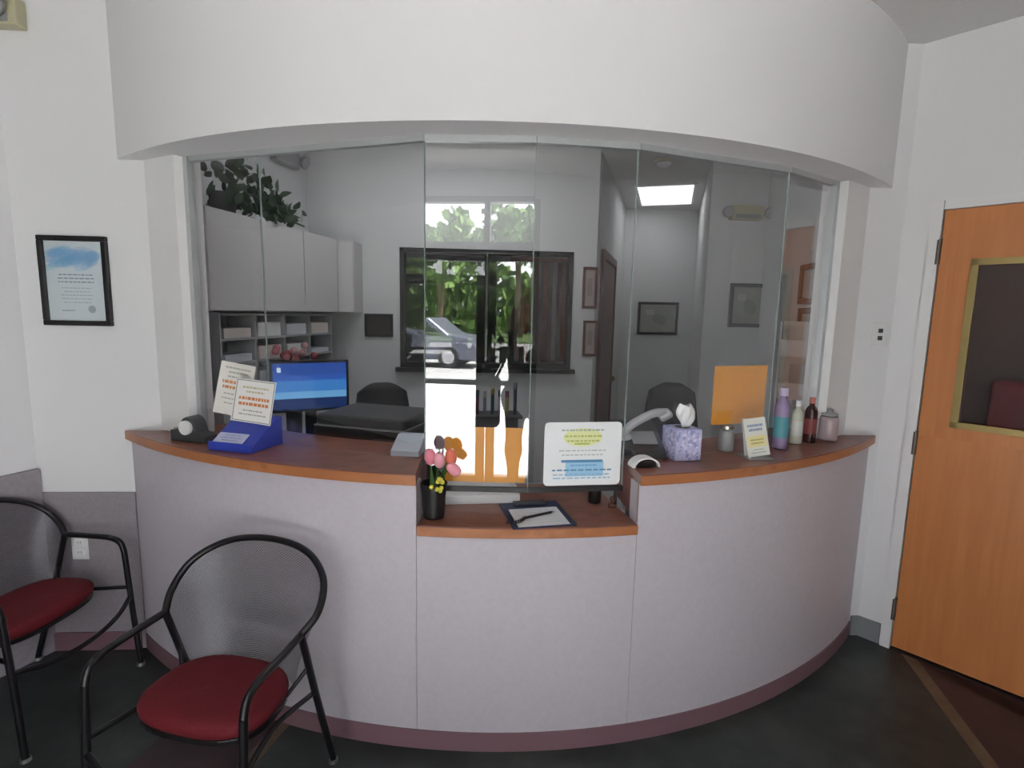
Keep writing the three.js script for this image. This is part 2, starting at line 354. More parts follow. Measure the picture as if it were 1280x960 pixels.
{ const l = part('ledge', ring(2.16, RT - 0.002, LED - 0.04, LED, -angX(RT, NX) + 0.001, angX(RT, NX) - 0.001, 20, 0.004), M.counterWood, desk);
  part('edge_band', ringSmooth(RT - 0.008, RT + 0.0015, LED - 0.036, LED - 0.004, -angX(RT, NX) + 0.001, angX(RT, NX) - 0.001, 24), M.edgeWood, l); }
part('work_surface', ring(1.72, 2.3, 0.71, 0.745, -0.62, 0.62, 40), M.grey, desk);
part('inner_wall', ring(2.40, 2.44, 0.0, 0.845, -0.72, 0.72, 40), M.cabinet, desk);
for (const s of [-1, 1]) part('inner_wall', ring(2.40, 2.44, 0.845, 1.032, s < 0 ? -0.72 : 0.17, s < 0 ? -0.17 : 0.72, 24), M.cabinet, desk);

// posts at both ends of the glass
for (const [s, lb] of [[-1, 'white post at the end of the glass screen near the framed certificate'], [1, 'white post at the end of the glass screen near the wooden door']]) {
  const post = struct('trim_' + (s < 0 ? 2 : 3), lb, 'post');
  const a = angX(RG, 1.42), b = pol(RG + 0.05, s * a), c = pol(RG - 0.06, s * a);
  const pts = [[s * 1.63, 0.001], b, c, [s * 1.63, -0.139]]; if (s > 0) pts.reverse();
  part('post_body', plan(pts, 1.072, SOF), M.trim, post);
}
// glass screen
const scr = struct('window_2', 'faceted clear glass screen between the desk and bulkhead', 'glass screen');
const gx = [-1.385, -1.06, -0.385, 0.008, 0.385, 1.08, 1.40];
const gpt = gx.map((x) => [x, ZC + Math.sqrt(RG * RG - x * x)]);
{ const k = (gx[1] - gx[0]) / (gx[2] - gx[0]); gpt[1][1] = gpt[0][1] + k * (gpt[2][1] - gpt[0][1]); }
const bars = [];
for (let i = 0; i < 6; i++) {
  const [x0, z0] = gpt[i], [x1, z1] = gpt[i + 1], l = Math.hypot(x1 - x0, z1 - z0), mid = i === 2 || i === 3, y0 = mid ? 0.972 : 1.073, y1 = SOF - 0.012, off = i === 3 ? -0.006 : 0;
  const n = [-(z1 - z0) / l, (x1 - x0) / l];
  const p = part('glass_pane', bx(l - 0.003, y1 - y0, 0.006), M.glass, scr, [(x0 + x1) / 2 + n[0] * off, (y0 + y1) / 2, (z0 + z1) / 2 + n[1] * off], [0, Math.atan2(-(z1 - z0), x1 - x0), 0]);
  part('polished_edge', [bx(0.0028, y1 - y0, 0.0066, l / 2 - 0.0014, 0, 0)], M.glassEdge, p);
  const rot = Math.atan2(-(z1 - z0), x1 - x0);
  bars.push(T(bx(l, 0.022, 0.022), (x0 + x1) / 2, SOF - 0.011, (z0 + z1) / 2, 0, rot, 0));
  if (mid) part('bottom_rail', bx(l, 0.018, 0.016), M.black, scr, [(x0 + x1) / 2, 0.963, (z0 + z1) / 2], [0, rot, 0]);
}
part('head_track', bars, M.alu, scr);
for (const s of [-1, 1]) { const [x, z] = pol(RG, angX(RG, s * 1.405)); part('side_channel', bx(0.03, SOF - 1.075, 0.03), M.alu, scr, [x, (SOF + 1.071) / 2, z], [0, s * angX(RG, 1.405), 0]); }
{ const x = 0.008, z = ZC + Math.sqrt(RG * RG - x * x) - 0.015; part('support_leg', [bx(0.012, 0.07, 0.012, -0.36, LED + 0.035, gpt[2][1] - 0.008), bx(0.012, 0.07, 0.012, 0.36, LED + 0.035, gpt[4][1] - 0.008)], M.black, scr); }

// ------------------------------------------------------------------ wooden door with vision panel
{
  const turn = -RWA;                        // local x runs along the wall from the hinge, local +z into the lobby
  const p = rw(D0);
  const fr = struct('trim_4', 'white painted frame around the orange wooden door', 'door frame', [p[0], 0, p[1]], turn);
  part('jamb', bx(0.042, DH + 0.042, 0.17, -0.0235, (DH + 0.042) / 2, -0.065), M.trim, fr);
  part('jamb', bx(0.042, DH + 0.042, 0.17, DW + 0.0235, (DH + 0.042) / 2, -0.065), M.trim, fr);
  part('head', bx(DW, 0.04, 0.17, DW / 2, DH + 0.022, -0.065), M.trim, fr);
  const d = struct('door_1', 'orange-brown wooden door with a brass framed glass panel', 'door', [p[0], 0, p[1]], turn);
  const wx0 = 0.13, wx1 = 0.64, wy0 = 1.17, wy1 = 1.90, dz = -0.02;
  const face = (w, h, x, y) => { const g = bx(w, h, 0.044, x, y, dz); const P = g.attributes.position, U = g.attributes.uv; for (let i = 0; i < P.count; i++) U.setXY(i, P.getX(i) / 1.1, P.getY(i) / 1.1); return g; };
  part('leaf', [face(wx0 - 0.003, DH - 0.012, (wx0 + 0.003) / 2, DH / 2 + 0.006), face(DW - wx1 - 0.003, DH - 0.012, (wx1 + DW - 0.003) / 2, DH / 2 + 0.006), face(wx1 - wx0, wy0 - 0.012, (wx0 + wx1) / 2, wy0 / 2 + 0.006), face(wx1 - wx0, DH - wy1, (wx0 + wx1) / 2, (wy1 + DH) / 2)], M.doorWood, d);
  const w = 0.028, wz = 0.004;
  part('glazing_bead', [bx(wx1 - wx0 + w, w, 0.012, (wx0 + wx1) / 2, wy0, wz + 0.002), bx(wx1 - wx0 + w, w, 0.012, (wx0 + wx1) / 2, wy1, wz + 0.002), bx(w, wy1 - wy0 + w, 0.012, wx0, (wy0 + wy1) / 2, wz + 0.002), bx(w, wy1 - wy0 + w, 0.012, wx1, (wy0 + wy1) / 2, wz + 0.002)], M.brass, d);
  part('glass_pane', bx(wx1 - wx0, wy1 - wy0, 0.006, (wx0 + wx1) / 2, (wy0 + wy1) / 2, dz), M.glass, d);
  for (const y of [0.21, 1.06, 1.95]) part('hinge', [cy(0.0075, 0.0075, 0.11, -0.001, y, 0.012, 12), cy(0.009, 0.009, 0.008, -0.001, y + 0.058, 0.012, 12), bx(0.008, 0.11, 0.002, -0.007, y, 0.0205)], M.hinge, d);
  const kn = part('lever_handle', [cy(0.028, 0.028, 0.012, 0, 0, 0, 20)], M.steel, d, [DW - 0.07, 0.98, 0.009], [Math.PI / 2, 0, 0]);
  part('lever', [cy(0.01, 0.01, 0.05, 0, 0.03, 0, 12), bx(0.11, 0.014, 0.02, -0.045, 0.055, 0)], M.steel, kn);
  const th = struct('trim_5', 'dark threshold under the orange wooden door', 'threshold', [p[0], 0, p[1]], turn);
  part('threshold', bx(DW, 0.005, 0.14, DW / 2, 0.003, -0.05), M.black, th);
}

// ------------------------------------------------------------------ tube chairs with red seats
function makeChair(label, pos, turn) {
  const c = thing('lobby_chair', label, 'chair', pos, turn, 'lobby chairs with red seats');
  c.scale.set(0.98, 0.935, 0.98);
  const J = [0.262, 0.655, -0.10], R = 0.0125;
  const half = [[J[0], J[1], J[2]], [0.288, 0.705, -0.155], [0.268, 0.785, -0.225], [0.17, 0.85, -0.285], [0, 0.875, -0.305]];
  const hoop = [...half.map(([x, y, z]) => [-x, y, z]), ...half.slice(0, -1).reverse()];
  part('back_hoop', tube(hoop, R, 60), M.blackMetal, c);
  for (const s of [-1, 1]) {
    part('arm', tube([[s * J[0], J[1], J[2]], [s * 0.268, 0.652, 0.0], [s * 0.27, 0.645, 0.125], [s * 0.27, 0.625, 0.163], [s * 0.27, 0.58, 0.178]], R, 30), M.blackMetal, c);
    const f = part('front_leg', tube([[s * 0.27, 0.58, 0.178], [s * 0.27, 0.3, 0.196], [s * 0.272, 0.012, 0.215]], R, 12), M.blackMetal, c);
    part('foot_glide', cy(0.016, 0.018, 0.014, s * 0.272, 0.007, 0.215, 14), M.steel, f);
    const r = part('rear_leg', tube([[s * J[0], J[1], J[2]], [s * 0.256, 0.33, -0.19], [s * 0.25, 0.012, -0.285]], R, 12), M.blackMetal, c);
    part('foot_glide', cy(0.016, 0.018, 0.014, s * 0.25, 0.007, -0.285, 14), M.steel, r);
    part('side_rail', tube([[s * 0.27, 0.405, 0.19], [s * 0.235, 0.40, 0.0], [s * 0.256, 0.385, -0.175]], 0.009, 16), M.blackMetal, c);
    part('brace', tube([[s * 0.252, 0.50, -0.142], [s * 0.2, 0.415, -0.09]], 0.007, 6), M.blackMetal, c);
  }
  part('front_rail', tube([[-0.27, 0.36, 0.193], [-0.15, 0.325, 0.225], [0, 0.31, 0.235], [0.15, 0.325, 0.225], [0.27, 0.36, 0.193]], 0.010, 30), M.blackMetal, c);
  // seat: steel pan and domed cushion
  const shape = (k) => { const s = []; for (let i = 0; i < 40; i++) { const a = i / 40 * 2 * Math.PI, e = 2.7, cx = Math.cos(a), sx = Math.sin(a); const w = 0.22 * k * (1 + 0.06 * sx); s.push([w * Math.sign(cx) * Math.pow(Math.abs(cx), 2 / e), -0.025 + 0.16 * k * Math.sign(sx) * Math.pow(Math.abs(sx), 2 / e)]); } return s; };
  part('seat_pan', plan(shape(1.0), 0.405, 0.425, 0.004), M.blackMetal, c);
  const P = [], I = [], NR = 10, S = shape(1); // cushion: rings from the bottom rim up to a dome
  const prof = [[0.97, 0.424], [1.0, 0.432], [1.015, 0.446], [1.0, 0.461], [0.95, 0.471], [0.86, 0.477], [0.7, 0.480], [0.5, 0.4805], [0.25, 0.479], [0.0, 0.478]];
  for (const [k, y] of prof) for (const [x, z] of S) P.push(x * k, y + 0.010 * (z > 0.12 ? -(z * k - 0.12) * 2 : 0), -0.025 + (z + 0.025) * k);
  for (let i = 0; i < NR - 1; i++) for (let j = 0; j < 40; j++) { const a = i * 40 + j, b = i * 40 + (j + 1) % 40; I.push(a, a + 40, b, b, a + 40, b + 40); }
  const g = new THREE.BufferGeometry(); g.setAttribute('position', new THREE.Float32BufferAttribute(P, 3));
  g.setAttribute('uv', new THREE.Float32BufferAttribute(P.filter((_, i) => i % 3 !== 1).map((v) => v * 3), 2)); g.setIndex(I); g.computeVertexNormals();
  part('seat_cushion', g, M.red, c);
  // back: perforated sheet stretched from the hoop down to the seat
  const cur = new THREE.CatmullRomCurve3(hoop.map((p) => V(...p)), false, 'centripetal'), bp = [], bu = [], bi = [], nu = 40, nv = 10;
  for (let i = 0; i <= nu; i++) { const t = 0.02 + 0.96 * i / nu, a = cur.getPoint(t), u = -1 + 2 * t, b = V(0.22 * u, 0.428, -0.12 - 0.09 * (1 - u * u));
    for (let j = 0; j <= nv; j++) { const w = j / nv, p = a.clone().lerp(b, w); p.z -= 0.03 * Math.sin(w * Math.PI) * (1 - u * u); bp.push(p.x, p.y, p.z); bu.push(i / nu * 0.6, w * 0.4); } }
  for (let i = 0; i < nu; i++) for (let j = 0; j < nv; j++) { const a = i * (nv + 1) + j; bi.push(a, a + 1, a + nv + 1, a + 1, a + nv + 2, a + nv + 1); }
  const bg = new THREE.BufferGeometry(); bg.setAttribute('position', new THREE.Float32BufferAttribute(bp, 3)); bg.setAttribute('uv', new THREE.Float32BufferAttribute(bu, 2)); bg.setIndex(bi); bg.computeVertexNormals();
  const bm = part('back_mesh', bg, M.perforated, c); bm.userData.label = 'grey see-through perforated back';
  return c;
}
const holes = noiseTex(256, 256, (u, v) => { const fu = (u * 32) % 1, row = Math.floor(v * 32), f = (fu + (row % 2) * 0.5) % 1, fv = (v * 32) % 1, o = Math.hypot(f - 0.5, fv - 0.5) < 0.40 ? 0 : 255; return [o, o, o]; }, false);
holes.repeat.set(6, 6);
M.perforated = std(lin(0.09, 0.09, 0.10), 0.35, { metalness: 0.4, alphaMap: holes, transparent: true, side: THREE.DoubleSide });
const ch1 = makeChair('black tube armchair with red seat pulled up against the curved desk', [-1.01, 0, 0.905], -0.28);
const ch2 = makeChair('black tube armchair with red seat beside the grey wainscot and outlet', [-1.965, 0, 0.365], 1.42);

// ------------------------------------------------------------------ fittings on the lobby walls
function framed(name, label, cat, w, h, fw, frameMat, tex, pos, turn, group, matW = 0) {
  const o = thing(name, label, cat, pos, turn, group);
  for (const [ww, hh, x, y] of [[w, fw, 0, h / 2 - fw / 2], [w, fw, 0, -h / 2 + fw / 2], [fw, h - 2 * fw, -w / 2 + fw / 2, 0], [fw, h - 2 * fw, w / 2 - fw / 2, 0]]) part('frame_bar', rb(ww, hh, 0.022, 0.004, x, y, 0.0115), frameMat, o);
  part('print', new THREE.BoxGeometry(w - 2 * fw, h - 2 * fw, 0.004), sheetMats(printMat(tex)), o, [0, 0, 0.006]);
  part('glass_pane', bx(w - 2 * fw, h - 2 * fw, 0.002, 0, 0, 0.013), M.glassPlain, o);
  return o;
}
const certTex = canvasTex(256, 352, (x, w, h) => {
  x.fillStyle = '#d3dbe0'; x.fillRect(0, 0, w, h);
  for (let i = 0; i < 60; i++) { x.fillStyle = `rgba(${90 + 40 * rnd()},${150 + 30 * rnd()},${200 + 20 * rnd()},0.22)`; x.beginPath(); x.ellipse(30 + rnd() * 180, 40 + rnd() * 70, 20 + rnd() * 34, 8 + rnd() * 16, -0.3, 0, 7); x.fill(); }
  lines(x, 40, 145, 216, 3, 16, 5, '#7c8aa0'); lines(x, 50, 205, 206, 5, 16, 3, '#98a2ae'); lines(x, 50, 305, 120, 1, 16, 4, '#77808c');
  x.fillStyle = '#9fa9b4'; x.beginPath(); x.arc(190, 300, 17, 0, 7); x.fill();
});
framed('framed_certificate', 'black framed certificate with blue heading on the lobby wall', 'picture frame', 0.285, 0.385, 0.022, M.black, certTex, [-1.945, 1.733, 0], 0);
{ const c = onZ(101, 684, 0.012); const o = thing('wall_outlet', 'white electrical outlet on the grey wainscot', 'outlet', [c.x, c.y, 0.0125], 0);
  part('cover_plate', rb(0.072, 0.116, 0.006, 0.0025, 0, 0, 0.003), M.white, o);
  for (const s of [-1, 1]) { const r = part('receptacle', rb(0.034, 0.03, 0.003, 0.001, 0, s * 0.024, 0.0065), M.white, o); part('slot', [bx(0.002, 0.009, 0.001, -0.006, s * 0.024 + 0.003, 0.0083), bx(0.002, 0.009, 0.001, 0.006, s * 0.024 + 0.003, 0.0083)], M.black, r); } }
{ const c = onZ(1098, 418, 0); const o = thing('light_switch', 'small white switch plate with two dark rockers beside the door', 'switch', [c.x, c.y, 0.0005], 0);
  part('cover_plate', rb(0.07, 0.115, 0.006, 0.0025, 0, 0, 0.003), M.white, o);
  for (const s of [-1, 1]) part('rocker', rb(0.022, 0.02, 0.006, 0.002, 0.004, s * 0.018, 0.007), M.charcoal, o); }

function emergencyLight(label, pos, turn, mat, hx = 0.165, hz = 0.035) {
  const o = thing('emergency_light', label, 'emergency light', pos, turn, 'emergency lights');
  part('housing', rb(0.26, 0.11, 0.06, 0.008, 0, 0, 0.031), mat, o);
  for (const s of [-1, 1]) { const h = part('lamp_head', T(lathe([[0, 0], [0.02, 0], [0.036, 0.018], [0.042, 0.04], [0.042, 0.05], [0, 0.05]]), 0, 0, 0, Math.PI / 2 + 0.35), M.grey, o, [s * hx, 0.012, hz]); part('lens', T(cy(0.037, 0.037, 0.003, 0, 0.051, 0), 0, 0, 0, Math.PI / 2 + 0.35), M.silver, h); }
  part('battery_cover', bx(0.2, 0.03, 0.004, 0, -0.03, 0.062), M.grey, o);
  return o;
}
M.almond = std(lin(0.52, 0.49, 0.33), 0.5);
{ const c = onZ(36, 22, 0); emergencyLight('almond emergency light near the ceiling above the framed certificate', [c.x - 0.135, c.y, 0.0005], 0, M.almond, 0.075, 0.066); }
{ const c = onZ(931, 267, -1.7); emergencyLight('yellowish emergency light high on the office back wall', [c.x, c.y, -1.7], 0, M.almond); }
{ const d = V(-1.47 + 1.9, 0, -1.7 + 0.14).normalize(); const p = V(-1.9, 0, -0.14).addScaledVector(d, 1.32);
  emergencyLight('grey emergency light near the ceiling above the office cabinets', [p.x, 2.66, p.z], Math.atan2(-d.z, d.x), M.grey); }

// ------------------------------------------------------------------ office: window, cabinets, hall
{
  const w = struct('window_3', 'dark framed window in the office back wall', 'window');
  const f = 0.035, z = -1.74;
  part('frame', [bx(W1 - W0, f, 0.1, (W0 + W1) / 2, WY1 - f / 2, z), bx(W1 - W0, f, 0.1, (W0 + W1) / 2, WY0 + f / 2, z), bx(f, WY1 - WY0, 0.1, W0 + f / 2, (WY0 + WY1) / 2, z), bx(f, WY1 - WY0, 0.1, W1 - f / 2, (WY0 + WY1) / 2, z)], M.black, w);
  part('mullion', bx(0.03, WY1 - WY0 - 2 * f, 0.06, -0.13, (WY0 + WY1) / 2, z), M.black, w);
  for (const [a, b] of [[W0 + f, -0.145], [-0.115, W1 - f]]) part('glass_pane', bx(b - a, WY1 - WY0 - 2 * f, 0.005, (a + b) / 2, (WY0 + WY1) / 2, z), M.glassPlain, w);
  part('sill', bx(W1 - W0 + 0.06, 0.03, 0.07, (W0 + W1) / 2, WY0 - 0.016, -1.668), M.black, w);
  const bl2 = thing('vertical_blind', 'brown vertical blind behind the office back window', 'blind', [0, 0, 0]);
  part('head_rail', bx(0.48, 0.03, 0.04, 0.3, 2.06, -1.85), M.brown, bl2);
  for (let i = 0; i < 6; i++) part('slat', bx(0.05, 0.8, 0.002), i % 2 ? M.brown : std(lin(0.2, 0.16, 0.15), 0.8), bl2, [0.12 + i * 0.075, 1.645, -1.85], [0, 0.5, 0]);
}
const potAt = V(0, 0, 0);
// upper cabinets: run along the left wall, corner, short run on the back wall
{
  const d = [0.264, -0.9645], nrm = [0.9645, 0.264], C = [-1.195, -1.38], y0 = 1.615, y1 = 2.115, L = 1.2;
  const at = (t, o) => [C[0] - d[0] * t + nrm[0] * o, C[1] - d[1] * t + nrm[1] * o];
  const lab = ['grey wall cabinet next to the back corner of the office', 'grey wall cabinet in the middle of the left run', 'grey wall cabinet under the trailing plant by the white post'];
  for (let i = 0; i < 3; i++) {
    const a = at(i * 0.4 + 0.001, 0), b = at((i + 1) * 0.4 - 0.001, 0), e = at((i + 1) * 0.4 - 0.001, -0.22), g = at(i * 0.4 + 0.001, -0.22);
    const cab = thing('wall_cabinet', lab[i], 'cabinet', [0, 0, 0], 0, 'grey wall cabinets in the office');
    part('body', plan([a, b, e, g], y0, y1), M.cabinet, cab);
    const a2 = at(i * 0.4 + 0.004, 0.001), b2 = at((i + 1) * 0.4 - 0.004, 0.001), c2 = at((i + 1) * 0.4 - 0.004, 0.019), d2 = at(i * 0.4 + 0.004, 0.019);
    part('cabinet_door', plan([d2, c2, b2, a2], y0 + 0.003, y1 - 0.003), M.cabinet, cab);
  }
  const cab = thing('wall_cabinet', 'short grey wall cabinet on the office back wall beside the black picture', 'cabinet', [0, 0, 0], 0, 'grey wall cabinets in the office');
  part('body', bx(0.34, y1 - y0, 0.27, -1.245, (y0 + y1) / 2, -1.56), M.cabinet, cab);
  part('cabinet_door', bx(0.105, y1 - y0 - 0.006, 0.018, -1.132, (y0 + y1) / 2, -1.414), M.cabinet, cab);
  // pigeonhole organiser below
  const og = thing('paper_organizer', 'grey pigeonhole organizer full of papers under the wall cabinets', 'organizer');
  const oy = [1.20, 1.33, 1.46, 1.59];
  for (let k = 0; k < 4; k++) part('shelf', plan([at(0.03, -0.02), at(1.1, -0.02), at(1.1, -0.2), at(0.03, -0.2)], oy[k], oy[k] + 0.012), M.grey, og);
  for (let i = 0; i <= 4; i++) { const t = 0.03 + i * 0.264; part('divider', plan([at(t, -0.021), at(t + 0.012, -0.021), at(t + 0.012, -0.2), at(t, -0.2)], 1.2, 1.6), M.grey, og); }
  const pm = [std(lin(0.7, 0.7, 0.7), 0.8), std(lin(0.55, 0.58, 0.62), 0.8), std(lin(0.62, 0.56, 0.52), 0.8)];
  for (let i = 0; i < 4; i++) for (let k = 0; k < 3; k++) { const n = 0.02 + 0.06 * rnd(), t = 0.055 + i * 0.264; const pp = thing('paper_stack', ['papers in the bottom row', 'papers in the middle row', 'papers in the top row'][k] + ' of pigeonholes, ' + ['column beside the back corner', 'second column from the back corner', 'third column from the back corner', 'column nearest the lobby'][i], 'papers', [0, 0, 0], 0, 'paper stacks in the pigeonholes'); part('sheets', plan([at(t, -0.035), at(t + 0.205, -0.035), at(t + 0.205, -0.19), at(t, -0.19)], oy[k] + 0.0125, oy[k] + 0.0125 + n), pm[(i * 2 + k) % 3], pp); }
  // side worktop below
  const wt = thing('side_worktop', 'grey side worktop along the left office wall', 'worktop');
  part('top', plan([at(0.0, 0.3), at(1.0, 0.3), at(1.0, -0.22), at(0.0, -0.24)], 0.715, 0.745), M.grey, wt);
  part('pedestal', plan([at(0.02, 0.24), at(0.5, 0.24), at(0.5, -0.2), at(0.02, -0.2)], 0, 0.715), M.cabinet, wt);
  part('pedestal', plan([at(0.75, 0.24), at(0.98, 0.24), at(0.98, -0.2), at(0.75, -0.2)], 0, 0.715), M.cabinet, wt);
  part('riser', plan([at(0.03, -0.03), at(1.09, -0.03), at(1.09, -0.2), at(0.03, -0.2)], 0.745, 1.2), M.cabinet, wt);
  // trailing plant on top
  const c0 = at(0.98, -0.06);
  const pl = thing('trailing_plant', 'dark green leafy plant trailing along the cabinet top', 'plant', [0, 0, 0]);
  part('pot', T(lathe([[0, 0], [0.055, 0], [0.07, 0.1], [0.06, 0.1], [0.055, 0.09], [0, 0.09]]), c0[0], y1, c0[1]), M.charcoal, pl);
  const lm = [std(lin(0.022, 0.045, 0.022), 0.5, { side: THREE.DoubleSide }), std(lin(0.035, 0.07, 0.03), 0.5, { side: THREE.DoubleSide }), std(lin(0.05, 0.09, 0.05), 0.5, { side: THREE.DoubleSide })];
  const ls = new THREE.Shape(); ls.moveTo(0, 0); ls.quadraticCurveTo(0.028, 0.02, 0.018, 0.045); ls.quadraticCurveTo(0.012, 0.06, 0, 0.075); ls.quadraticCurveTo(-0.012, 0.06, -0.018, 0.045); ls.quadraticCurveTo(-0.028, 0.02, 0, 0);
  const leafG = new THREE.ShapeGeometry(ls, 4); { const P = leafG.attributes.position; for (let i = 0; i < P.count; i++) P.setZ(i, 6 * P.getX(i) ** 2 - 2.5 * P.getY(i) ** 2); leafG.computeVertexNormals(); }
  for (let i = 0; i < 250; i++) {
    const t = i < 190 ? 1.14 - 0.52 * Math.pow(rnd(), 0.8) : 0.66 - 0.26 * rnd(), top = t > 0.62 ? 0.10 + 0.2 * Math.min(1, (t - 0.6) / 0.3) : 0.09;
    const p = at(t, rr(-0.16, 0.05)), y = y1 + 0.015 + top * rnd();
    part('leaf', leafG, lm[i % 3], pl, [p[0], y, p[1]], [rr(-1.2, 1.2), rr(0, 6.28), rr(-1.2, 1.2)]);
  }
  part('vine', tube([[c0[0], y1 + 0.1, c0[1]], [...at(0.8, 0)].flatMap((v, i) => i ? [y1 + 0.12, v] : [v]), [...at(0.55, 0)].flatMap((v, i) => i ? [y1 + 0.05, v] : [v]), [...at(0.36, 0.0)].flatMap((v, i) => i ? [y1 + 0.03, v] : [v])], 0.005, 24, 6), lm[0], pl);
  // things standing on the side worktop
  const scrT = canvasTex(256, 160, (x, w, h) => { x.fillStyle = '#2458b4'; x.fillRect(0, 0, w, h); x.fillStyle = '#1c4a9e'; x.fillRect(0, 0, w, 40); x.fillStyle = '#69a6d8'; x.fillRect(0, 98, w, 24); x.fillStyle = '#3a7fc8'; x.fillRect(0, 60, w, 38); x.fillStyle = '#16305f'; x.fillRect(0, 122, w, 38); x.fillStyle = '#c7d9ea'; x.fillRect(14, 14, 14, 16); });
  const onCab = (px, py, o) => { const n = V(nrm[0], 0, nrm[1]), r = rayOf(px, py), a = V(C[0] + nrm[0] * o, 0, C[1] + nrm[1] * o); return along(r, a.sub(camera.position).dot(n) / r.dot(n)); };
  const fp = onCab(365, 440, 0.10); potAt.copy(fp);
  const mp = onCab(388, 482, 0.27); const mo = thing('monitor', 'computer monitor with a blue desktop on its screen', 'monitor', [mp.x, 0.745, mp.z], 0.42);
  const mw = 0.42, mh = 0.29, my = mp.y - 0.745;
  part('bezel', rb(mw, mh, 0.03, 0.006, 0, my, 0), M.black, mo);
  const sm = std(0x000000, 0.3, { emissive: 0xffffff, emissiveMap: scrT, emissiveIntensity: 0.32 });
  part('screen', new THREE.BoxGeometry(mw - 0.03, mh - 0.03, 0.002), [M.black, M.black, M.black, M.black, sm, M.black], mo, [0, my, 0.0165]);
  part('stand', [bx(0.06, my - 0.1, 0.025, 0, (my - 0.1) / 2 + 0.01, -0.02), rb(0.24, 0.014, 0.16, 0.005, 0, 0.007, 0)], M.black, mo);
}
// pink flowers in a dark pot near the monitor
{
  const p = potAt;
  const o = thing('flower_pot', 'dark pot of pink and red flowers behind the monitor', 'flower pot', [p.x, 0.745, p.z]);
  const h = p.y - 0.745;
  part('pot', lathe([[0, 0], [0.04, 0], [0.05, h - 0.13], [0.044, h - 0.13], [0.042, h - 0.16], [0, h - 0.16]]), M.charcoal, o);
  const fm = [std(lin(0.42, 0.14, 0.16), 0.7), std(lin(0.28, 0.05, 0.06), 0.7), std(lin(0.5, 0.26, 0.26), 0.7)];
  for (let i = 0; i < 14; i++) { const a = i * 2.4, r = 0.02 + 0.008 * i; part('blossom', T(new THREE.IcosahedronGeometry(0.022, 1), Math.cos(a) * r, h - 0.05 + 0.09 * rnd(), Math.sin(a) * r * 0.6), fm[i % 3], o); }
  part('foliage', T(new THREE.IcosahedronGeometry(0.075, 2).scale(1.3, 0.7, 0.8), 0, h - 0.09, 0), std(lin(0.03, 0.04, 0.03), 0.8), o);
}
// pictures on the office walls
const darkPic = canvasTex(128, 96, (x, w, h) => { x.fillStyle = '#25211d'; x.fillRect(0, 0, w, h); for (let i = 0; i < 30; i++) { x.fillStyle = `rgba(${60 + 50 * rnd()},${50 + 30 * rnd()},${40 + 20 * rnd()},0.3)`; x.fillRect(rnd() * w, rnd() * h, 20 * rnd() + 5, 16 * rnd() + 4); } });
const palePic = canvasTex(128, 96, (x, w, h) => { x.fillStyle = '#9a9d94'; x.fillRect(0, 0, w, h); x.fillStyle = '#7e8676'; x.beginPath(); x.ellipse(70, 52, 26, 18, 0.4, 0, 7); x.fill(); x.fillStyle = '#b4b6ae'; x.fillRect(20, 18, 30, 18); });
const rosePic = canvasTex(96, 128, (x, w, h) => { x.fillStyle = '#b3a7a2'; x.fillRect(0, 0, w, h); x.fillStyle = '#9a8a84'; x.fillRect(22, 30, 50, 62); });
{ const a = onZ(474, 406.5, -1.7); framed('picture_frame', 'small dark landscape picture in black frame left of the office window', 'picture frame', 0.215, 0.175, 0.018, M.black, darkPic, [a.x, a.y, -1.7], 0); }
{ const a = onZ(935, 382, -1.7); framed('picture_frame', 'charcoal framed pale picture on the office back wall under the emergency light', 'picture frame', 0.32, 0.345, 0.028, M.charcoal, palePic, [a.x, a.y, -1.7], 0); }
{ const e = hp(HL, 2.35); const a = onZ(822, 398, e[1]); framed('picture_frame', 'black framed certificate on the end wall of the hallway', 'picture frame', 0.5, 0.39, 0.03, M.black, palePic, [a.x, a.y, e[1]], 0); }
for (const [px, py, h, lb] of [[737, 360, 0.32, 'upper narrow brown frame at the left corner of the hallway'], [737, 423, 0.28, 'lower narrow brown frame at the left corner of the hallway']]) { const a = onZ(px, py, -1.7); framed('picture_frame', lb, 'picture frame', 0.115, h, 0.02, M.brown, rosePic, [a.x, a.y, -1.7], 0, 'brown frames in the office'); }
{ // on the right office wall
  const A = V(2.06, 0, -1.7), B = V(1.8, 0, -0.14), n = V(-(B.z - A.z), 0, B.x - A.x).normalize(), turn = Math.atan2(n.x, n.z);
  const hit = (px, py) => { const d = rayOf(px, py), t = A.clone().sub(camera.position).dot(n) / d.dot(n); return along(d, t); };
  for (const [px, py, h, lb] of [[1018, 354, 0.25, 'upper brown framed picture on the right office wall'], [1016, 399, 0.14, 'lower brown framed picture on the right office wall']]) { const p = hit(px, py); framed('picture_frame', lb, 'picture frame', 0.36, h, 0.035, M.brown, rosePic, [p.x, p.y, p.z], turn, 'brown frames in the office'); }
}
// brown door in the hall's left wall, open edge on
{
  const p = hp(HL, 0.3), turn = Math.atan2(-hallDir[1], hallDir[0]);
  const d = struct('door_2', 'brown wooden hallway door and frame seen edge on', 'door', [p[0], 0, p[1]], turn);
  part('casing', [bx(0.07, 2.1, 0.03, 0, 1.05, 0.0155), bx(0.07, 2.1, 0.03, 0.95, 1.05, 0.0155), bx(1.02, 0.07, 0.03, 0.475, 2.135, 0.0155)], M.brown, d);
  part('leaf', bx(0.86, 2.08, 0.02, 0.475, 1.045, 0.0105), M.brown, d);
  part('knob', T(new THREE.SphereGeometry(0.028, 16, 12), 0.84, 1.0, 0.05), M.brass, d);
}
